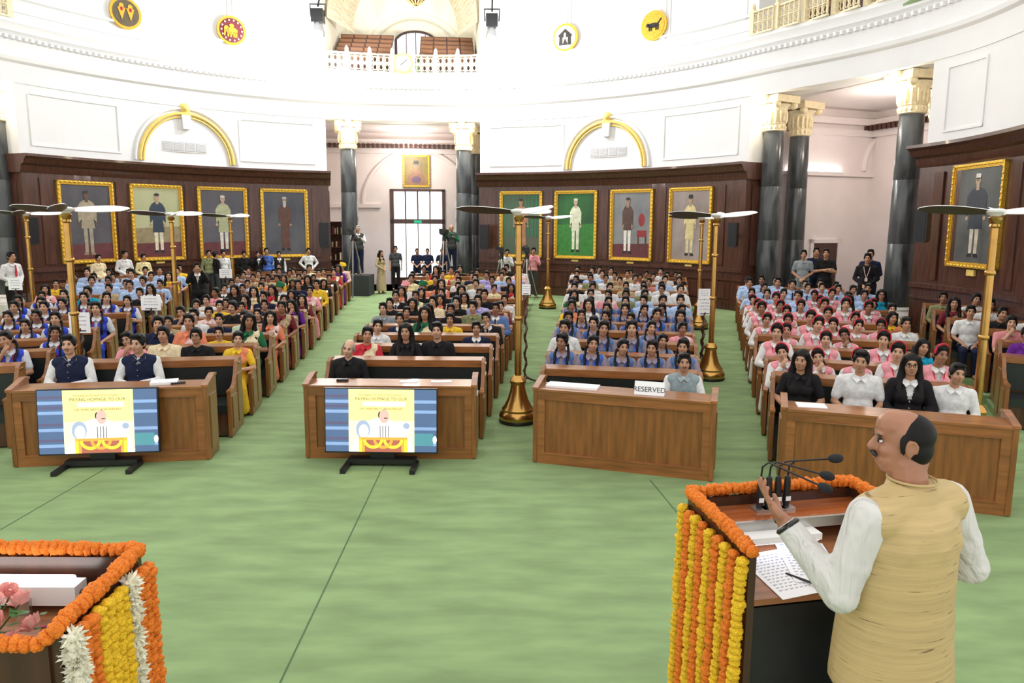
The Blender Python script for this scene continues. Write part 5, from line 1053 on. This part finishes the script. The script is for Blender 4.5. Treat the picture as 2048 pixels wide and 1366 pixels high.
def sheet(x, y, w_, h, rz, label, dz, nlines, seed):
    o = obj('paper_sheet', None, None, lp_(x, y) + Vector((0, 0, dz)), 0, label, 'paper'); o.rotation_euler = (Matrix.Rotation(R_(11), 3, 'Z') @ Matrix.Rotation(slope, 3, 'X') @ Matrix.Rotation(rz, 3, 'Z')).to_euler()
    MB().box(-w_ / 2, w_ / 2, -h / 2, h / 2, 0, .0015).build('sheet', M['paper'], o); rg = random.Random(seed); m = MB()
    for k in range(nlines):
        yy = h / 2 - .03 - k * (h - .06) / nlines; x0 = -w_ / 2 + .02
        while x0 < w_ / 2 - .04:
            l = rg.uniform(.008, .022); m.box(x0, x0 + l, yy, yy + .0035, .0015, .0019); m.box(x0, x0 + l * .6, yy - .0035, yy - .001, .0015, .0019); x0 += l + .006
    m.build('printed_lines', M['greyink'], o, kind='stuff')
sheet(-.19, -.13, .21, .297, .12, 'white printed page lying on the lectern at the near corner', .002, 13, 1); sheet(-.03, -.08, .21, .297, -.25, 'white printed page lying on the lectern by his wrist', .005, 12, 2)
pn = obj('pen', MB().tube([(-.075, 0, 0), (.06, 0, 0), (.075, 0, 0)], [.005, .005, .001], 8).mesh('pen', M['black'], 40), None, lp_(-.13, -.2) + Vector((0, 0, .012)), 0, 'black pen lying on the printed page', 'pen'); pn.rotation_euler = (slope, 0, R_(-45))
for k, (x, tip) in enumerate(((-.12, (.10, -.20, .18)), (-.08, (.13, -.13, .20)), (-.035, (.16, -.1, .255)), (.01, (.175, -.05, .235)))):
    mc = thing('gooseneck_microphone', TL @ Vector((x, .17, HT - .055)), R_(11), '%s gooseneck microphone counting from the garlanded side panel' % ORD[k], 'microphone', 'lectern microphones')
    MB().box(-.03, .03, -.03, .03, 0, .012).build('base_plate', M['steel'], mc); MB().lathe([(.013, .012), (.015, .03), (.015, .12), (.012, .15), (.006, .155)], 14).build('grip', M['black'], mc, 40)
    T = Vector(tip); T.x -= x * .4; pts = [(0, 0, .15), (.002, -.004, .2), (.02, -.02, .225)] + [tuple(Vector((.02, -.02, .225)).lerp(T, f)) for f in (.3, .6, 1)]; MB().tube(pts, .0042, 7).build('gooseneck', M['darkmetal'], mc, 60)
    d = (T - Vector((.02, -.02, .225))).normalized(); e = MB(); e.ell(T + d * .025, (.02, .02, .032), rot=d.to_track_quat('Z', 'Y').to_matrix().to_4x4(), n=3); e.build('foam_windshield', mat('foam', (.02, .022, .024), .95, var=.4, scale=300, bump=.6), mc, 60)
    MB().box(-.012, .012, -.016, -.0148, .04, .06).build('white_label', M['paper'], mc)
xg = -hw_ - .04
for k in range(9):
    y = hd_ - .01 - k * .065; col = ('yellow', 'orange')[k % 2]
    garland([TL @ Vector((xg, y, HT - .04 - .02)), TL @ Vector((xg - .01, y, .7)), TL @ Vector((xg - .015, y + .005, .2))], col, '%s marigold string hanging on lectern side, %s from its far corner' % (col, ORD[k]), group='marigold strings on the lectern')
for k in range(6):
    y = hd_ - .02 - k * .1; garland([TL @ Vector((hw_ + .04, y, HT - .06)), TL @ Vector((hw_ + .05, y, .2))], ('yellow', 'orange')[k % 2], '%s string on the lectern side hidden behind the speaker, %s from far corner' % (('yellow', 'orange')[k % 2], ORD[k]), group='marigold strings on the lectern')
garland([TL @ Vector((-hw_ - .01, -hd_ - .01, HT - .01)), TL @ Vector((-hw_ - .012, 0, HT + .012)), TL @ Vector((-hw_ - .005, hd_, HT + .012)), TL @ Vector((-.1, hd_ + .005, HT + .008)), TL @ Vector((hw_, hd_, HT + .012)), TL @ Vector((hw_ + .01, -hd_, HT))], 'orange', 'thick orange marigold garland edging the lectern top', size=1.12, step=.03)
# ---- second lectern, nearer corner
QX0, QX1, QY0, QY1 = -2.5, -1.375, 1.985, 2.465
pd = thing('lectern', ((QX0 + QX1) / 2, (QY0 + QY1) / 2, DZ), 0, 'dark wooden lectern edged with orange, yellow and white garlands, lamp and roses', 'lectern')
hx, hy = (QX1 - QX0) / 2, (QY1 - QY0) / 2
for s in (-1, 1): MB().box(s * hx - .015, s * hx + .015, -hy, hy, 0, HT - .01).build('side_panel', M['darkwood'], pd)
MB().box(-hx, hx, hy - .025, hy, 0, HT - .01).build('front_panel', M['darkwood'], pd); MB().box(-hx + .015, hx - .015, -hy, hy - .025, HT - .2, HT - .17).build('tray', M['traywood'], pd)
MB().box(-hx + .015, hx - .015, -hy - .0, -hy + .03, .05, HT - .17).build('near_panel', M['black'], pd); MB().box(-hx + .015, hx - .015, -hy - .01, -hy + .015, HT - .2, HT - .06).build('near_rail', M['darkwood'], pd)
def q_(x, y, z=HT - .17): return Vector((x, y, DZ + z))
lm = thing('tube_lamp', q_(-1.83, 2.37), 0, 'white tube lamp glowing inside the garlanded lectern', 'lamp')
MB().box(-.3, .3, -.035, .035, .03, .1).build('housing', M['white'], lm); MB().tube([(-.29, -.01, .11), (.28, -.01, .11)], .022, 12).build('tube', mat('tube_glow', (1, .93, .9), .3, var=0, emit=4), lm, 60); MB().ell((.3, 0, .06), (.012, .014, .014)).build('end_screw', M['black'], lm)
for x in (-.15, .12): MB().box(x - .025, x + .025, -.05, -.035, 0, .06).build('clip', M['steel'], lm)
ps_ = flat('paper_sheet', (pd, Vector((0, 0, 0)), 0, 0), 0, 0, .34, .12, .003, mat('cream_paper', (.78, .68, .48), .7), 'cream paper lying at the near edge of lectern tray'); ps_.location = q_(-1.57, 2.06)
bq = thing('rose_bouquet', q_(-1.7, 2.2), 0, 'bouquet of pink roses lying in the lectern tray', 'bouquet')
rm = MB(); rg = random.Random(3)
rm.ell((0, 0, 0), (.014, .014, .02))
for k in range(14):
    a = k * 2.4; r0 = .008 + .0022 * k; tl = .2 + .05 * k; pts = []
    c = Vector((r0 * math.cos(a), r0 * math.sin(a), .004 - .0012 * k)); o_ = Vector((math.cos(a), math.sin(a), 0)); tn = Vector((-math.sin(a), math.cos(a), 0)); hh = .03; wd = .012 + .0006 * k; tt = min(tl, .65)
    g = [c + tn * x * wd + (o_ * math.sin(tt) + Vector((0, 0, 1)) * math.cos(tt)) * (z * hh) - o_ * (x * x * .006) for z in (-.5, 0, .5, .85) for x in (-1, -.4, .4, 1)]
    rm.add(g, [(i * 4 + j, i * 4 + j + 1, i * 4 + 5 + j, i * 4 + 4 + j) for i in range(3) for j in range(3)])
rmesh = rm.mesh('rose', M['rose'], 80)
for x, y, z, s in ((.06, .02, .12, 1.25), (.0, -.03, .15, 1.3), (-.06, .02, .13, 1.2), (.13, -.04, .07, 1.2), (.1, -.1, .05, 1.1), (-.02, .08, .11, 1.2), (.05, -.09, .1, 1.2), (.15, -.13, .03, 1.0)):
    o = obj('rose', rmesh, bq, (x, y, z), scale=s * .68); o.rotation_euler = (rg.uniform(-.5, .3), rg.uniform(.0, .8), rg.uniform(0, 6)); MB().tube([(x, y, z - .015), (x * .4 - .03, y * .4, .02), (-.15, .03, .012)], .0035, 5).build('stem', M['leaf'], bq)
for k in range(9):
    a = rg.uniform(0, 6.28); c = Vector((rg.uniform(-.05, .12), rg.uniform(-.12, .06), rg.uniform(.02, .09))); d = Vector((math.cos(a), math.sin(a), .3)); s = Vector((-math.sin(a), math.cos(a), 0)); MB().add([c, c + d * .025 + s * .014, c + d * .06, c + d * .025 - s * .014, c + d * .03 + Vector((0, 0, .004))], [(0, 1, 4), (1, 2, 4), (2, 3, 4), (3, 0, 4)]).build('leaf', M['leaf'], bq)
for k in range(16):
    p = q_(rg.uniform(-1.6, -1.42), rg.uniform(2.12, 2.33), HT - .168); a = rg.uniform(0, 6.28); pm = MB(); pm.ell((0, 0, .003), (.012, .008, .003), n=1)
    obj('loose_petal', pm.mesh('loose_petal', M['petal']), None, p, a, 'dark pink rose petal scattered in the lectern tray', 'petal', 'petals scattered in the lectern tray')
fr2 = thing('photo_frame', q_(-1.78, 2.06), R_(-25), 'small framed picture standing in the lectern tray beside roses', 'picture frame'); MB().box(-.1, .1, -.01, .01, 0, .15).build('frame', M['goldpaint'], fr2); MB().box(-.085, .085, .01, .012, .015, .135).build('back', M['black'], fr2)
xr = QX1 + .045; order = ['white', 'orange', 'orange', 'yellow', 'yellow', 'yellow', 'yellow', 'white', 'orange', 'orange', 'orange']
cnt = {}
for k, col in enumerate(order):
    y = QY0 + .02 + (QY1 - QY0 - .03) * k / 10; cnt[col] = cnt.get(col, 0) + 1
    garland([Vector((xr, y, DZ + HT - .05)), Vector((xr + .01, y, DZ + .7)), Vector((xr + .015, y, DZ + .35))], col, '%s flower string, %s %s one from the roses lectern near corner' % (col, ORD[cnt[col] - 1], col), size=.98 if col != 'white' else 1.05, group='flower strings on the roses lectern')
garland([Vector((QX0, QY0 - .01, DZ + HT - .05)), Vector((QX1 - .04, QY0 - .02, DZ + HT - .05)), Vector((QX1 + .01, QY0 - .01, DZ + HT - .01)), Vector((QX1 + .01, QY1, DZ + HT + .01)), Vector((QX0, QY1 + .005, DZ + HT + .015))], 'orange', 'thick orange marigold garland edging the lectern with roses', size=1.1, step=.03)
# ---- the speaker
class Speaker(Fig): pass
sp = Speaker('side', False, False, 1.1, (54, 2, 0), arms=[((-.31, .07, .69), (-.20, -.16, .64)), ((.265, .01, .67), (.34, -.17, .855))]); sp.sw = .195; sp.HM = sp.HM @ Matrix.Scale(.88, 4)
sp.arm = [(Vector((-.20, .045, 1.43)), sp.arm[0][1], sp.arm[0][2]), (Vector((.20, .045, 1.43)), sp.arm[1][1], sp.arm[1][2])]
m = MB(); sp.torso(m); sp.arms_(m, .006); sp.legs(m); sp.headp(m); sp.hand(m, 0)
H = sp.HM; rot = H.to_3x3().to_4x4()
for c, r in (((0, -.03, -.105), (.05, .05, .028)), ((0, .055, -.08), (.058, .05, .06)), ((0, -.02, .06), (.066, .075, .066)), ((0, -.04, -.07), (.056, .056, .05))): m.ell(H @ Vector(c), r, rot=rot)
m.cone(sp.neck + Vector((0, .01, -.06)), H @ Vector((0, .02, -.08)), .066, .064)
for q in (-1, 1):                                 # ears with a rim
    m.tube([H @ Vector((q * (.083 + .006 * math.sin(t)), .018 + .02 * math.cos(t), -.012 + .033 * math.sin(t))) for t in np.linspace(-.6, math.pi + 1.2, 12)], .0055, 6); m.ell(H @ Vector((q * .08, .012, -.04)), (.008, .01, .011), rot=rot)
# raised open left hand, fingers spread and bent
w0 = sp.arm[1][2]; fd = (w0 - sp.arm[1][1]).normalized(); hd3 = (fd + Vector((.35, -.1, .5))).normalized(); xx = Vector((.55, .8, 0)); xx = (xx - hd3 * xx.dot(hd3)).normalized(); nn = xx.cross(hd3)
pc_ = w0 + hd3 * .06; m.cone(w0, w0 + hd3 * .03, .028, .026); m.ell(pc_, (.041, .05, .019), rot=Matrix((xx, hd3, nn)).transposed().to_4x4())
for k, (off, L, sprd, bend) in enumerate(((-.032, .075, -.22, .15), (-.011, .085, -.05, .35), (.011, .08, .08, .6), (.031, .062, .25, .75))):
    a0 = pc_ + xx * off + hd3 * .04; d1 = (hd3 + xx * sprd - nn * bend * .3).normalized(); d2 = (hd3 + xx * sprd - nn * bend).normalized(); d3 = (hd3 * .8 + xx * sprd - nn * bend * 1.5).normalized()
    a1 = a0 + d1 * L * .45; a2 = a1 + d2 * L * .32; a3 = a2 + d3 * L * .25; m.cone(a0, a1, .0105, .0098); m.cone(a1, a2, .0098, .009); m.cone(a2, a3, .009, .0078)
t0 = pc_ - xx * .03 - hd3 * .02; t1 = t0 - xx * .035 + hd3 * .022 - nn * .012; t2 = t1 - xx * .014 + hd3 * .032 - nn * .008; m.cone(t0, t1, .014, .0125); m.cone(t1, t2, .0115, .009)
ex = sp.face(); mo = MB(); [mo.ell(H @ Vector((k * .016, -.097, -.05)), (.023, .009, .0095), rot=rot @ Matrix.Rotation(k * .3, 4, 'Y')) for k in (-1, 1)]; ex.append((mo, 2))
bme = remesh(m, 'person', [mat('speaker_skin', (.36, .165, .095), .42, var=.12, scale=14, spec=.45), M['eyew'], M['dark'], M['lips']], .0055, 4, extra=ex, dec=.5)
SPX, SPY = 1.37, 2.40
spk = obj('person', bme, None, (SPX, SPY, DZ), R_(203), 'balding man speaking at the lectern in tan waistcoat, left hand raised', 'person')
kurta = mat('white_kurta', (.62, .61, .58), .85, var=.06, scale=5, stretch=(1.6, 1.6, .8), bump=1.0, bdist=.045, spec=.1, detail=3, distort=1.2)
m = MB(); sp.torso(m, .012); sp.arms_(m, .012, .955, .058, .05, .034)
for i in (0, 1):
    a, b, c = sp.arm[i]
    for f, r in ((.2, .064), (.42, .059), (.6, .066), (.85, .06), (1, .064)): m.ell(a.lerp(b, f) + Vector((0, .004, 0)), (r, r, r * 1.1))
    for f, r in ((.15, .06), (.28, .05), (.4, .056), (.52, .047), (.64, .053), (.76, .043), (.86, .047)): m.ell(b.lerp(c, f), (r,) * 3)
m.tube([(0, .02, 1.12), (0, .02, .8), (0, .03, .48)], [.16, .18, .23], 18, flat=.8)
remk = remesh(m, 'kurta', kurta, .009, 3, dec=.6); obj('kurta', remk, spk)
m = MB(); sp.legs(m, .03, False); obj('pyjama', remesh(m, 'pyjama', kurta, .012, 3), spk)
# raw silk waistcoat with slubs and a stand collar
silk = mat('raw_silk', (.50, .37, .17), .62, var=.1, scale=3, stretch=(1, 1, 26), bump=.25, spec=.3); nt = silk.node_tree; bs = nt.nodes['Principled BSDF']; old = bs.inputs['Base Color'].links[0].from_socket
n2 = nt.nodes.new('ShaderNodeTexNoise'); n2.inputs['Scale'].default_value = 7; n2.inputs['Detail'].default_value = 4; mp = nt.nodes.new('ShaderNodeMapping'); mp.inputs['Scale'].default_value = (1, 1, 17); tc = nt.nodes.new('ShaderNodeTexCoord'); nt.links.new(tc.outputs['Object'], mp.inputs[0]); nt.links.new(mp.outputs[0], n2.inputs['Vector'])
cr = nt.nodes.new('ShaderNodeValToRGB'); cr.color_ramp.elements[0].position = .64; cr.color_ramp.elements[1].position = .71; mx = nt.nodes.new('ShaderNodeMixRGB'); mx.inputs[2].default_value = (.17, .10, .045, 1); nt.links.new(n2.outputs['Fac'], cr.inputs[0]); nt.links.new(cr.outputs[0], mx.inputs[0]); nt.links.new(old, mx.inputs[1]); nt.links.new(mx.outputs[0], bs.inputs['Base Color'])
m = MB(); sp.torso(m, .034); m.tube([(0, .035, 1.4), (0, .03, 1.28), (0, .025, 1.1), (0, .022, .95), (0, .025, .78)], [.19, .205, .212, .225, .24], 22, flat=.76)
m.tube([(0, .04, 1.43), (0, .042, 1.5), (0, .045, 1.532)], [.105, .082, .076], 18)
wc = obj('waistcoat', remesh(m, 'waistcoat', silk, .009, 5), spk); 
MB().tube([(.077 * math.cos(t), .045 + .077 * math.sin(t), 1.535) for t in np.linspace(0, 2 * math.pi, 25)], .005, 6).build('collar_edge', silk, wc, 60)
m = MB(); m.ell(H @ Vector((0, .038, .028)), (.084, .088, .082), rot=rot, n=3); m.ell(H @ Vector((0, .05, -.025)), (.079, .068, .08), rot=rot, n=3); [m.ell(H @ Vector((q * .075, -.01, .0)), (.009, .016, .04), rot=rot) for q in (-1, 1)]
obj('hair', remesh(m, 'hair', M['hair'], .006, 2), spk)
bd_ = fd; wr_ = sp.arm[1][1].lerp(w0, .985); wt = MB(); x_ = bd_.orthogonal().normalized(); y_ = bd_.cross(x_); wt.tube([wr_ + (x_ * math.cos(t) + y_ * math.sin(t)) * .037 for t in np.linspace(0, 2 * math.pi, 20)], .009, 6, flat=1.3); wt.ell(wr_ + Vector((.01, -.036, .012)), (.018, .01, .018)); wt.build('wristwatch', M['black'], spk, 60)

bpy.data.scenes.remove(TMP)
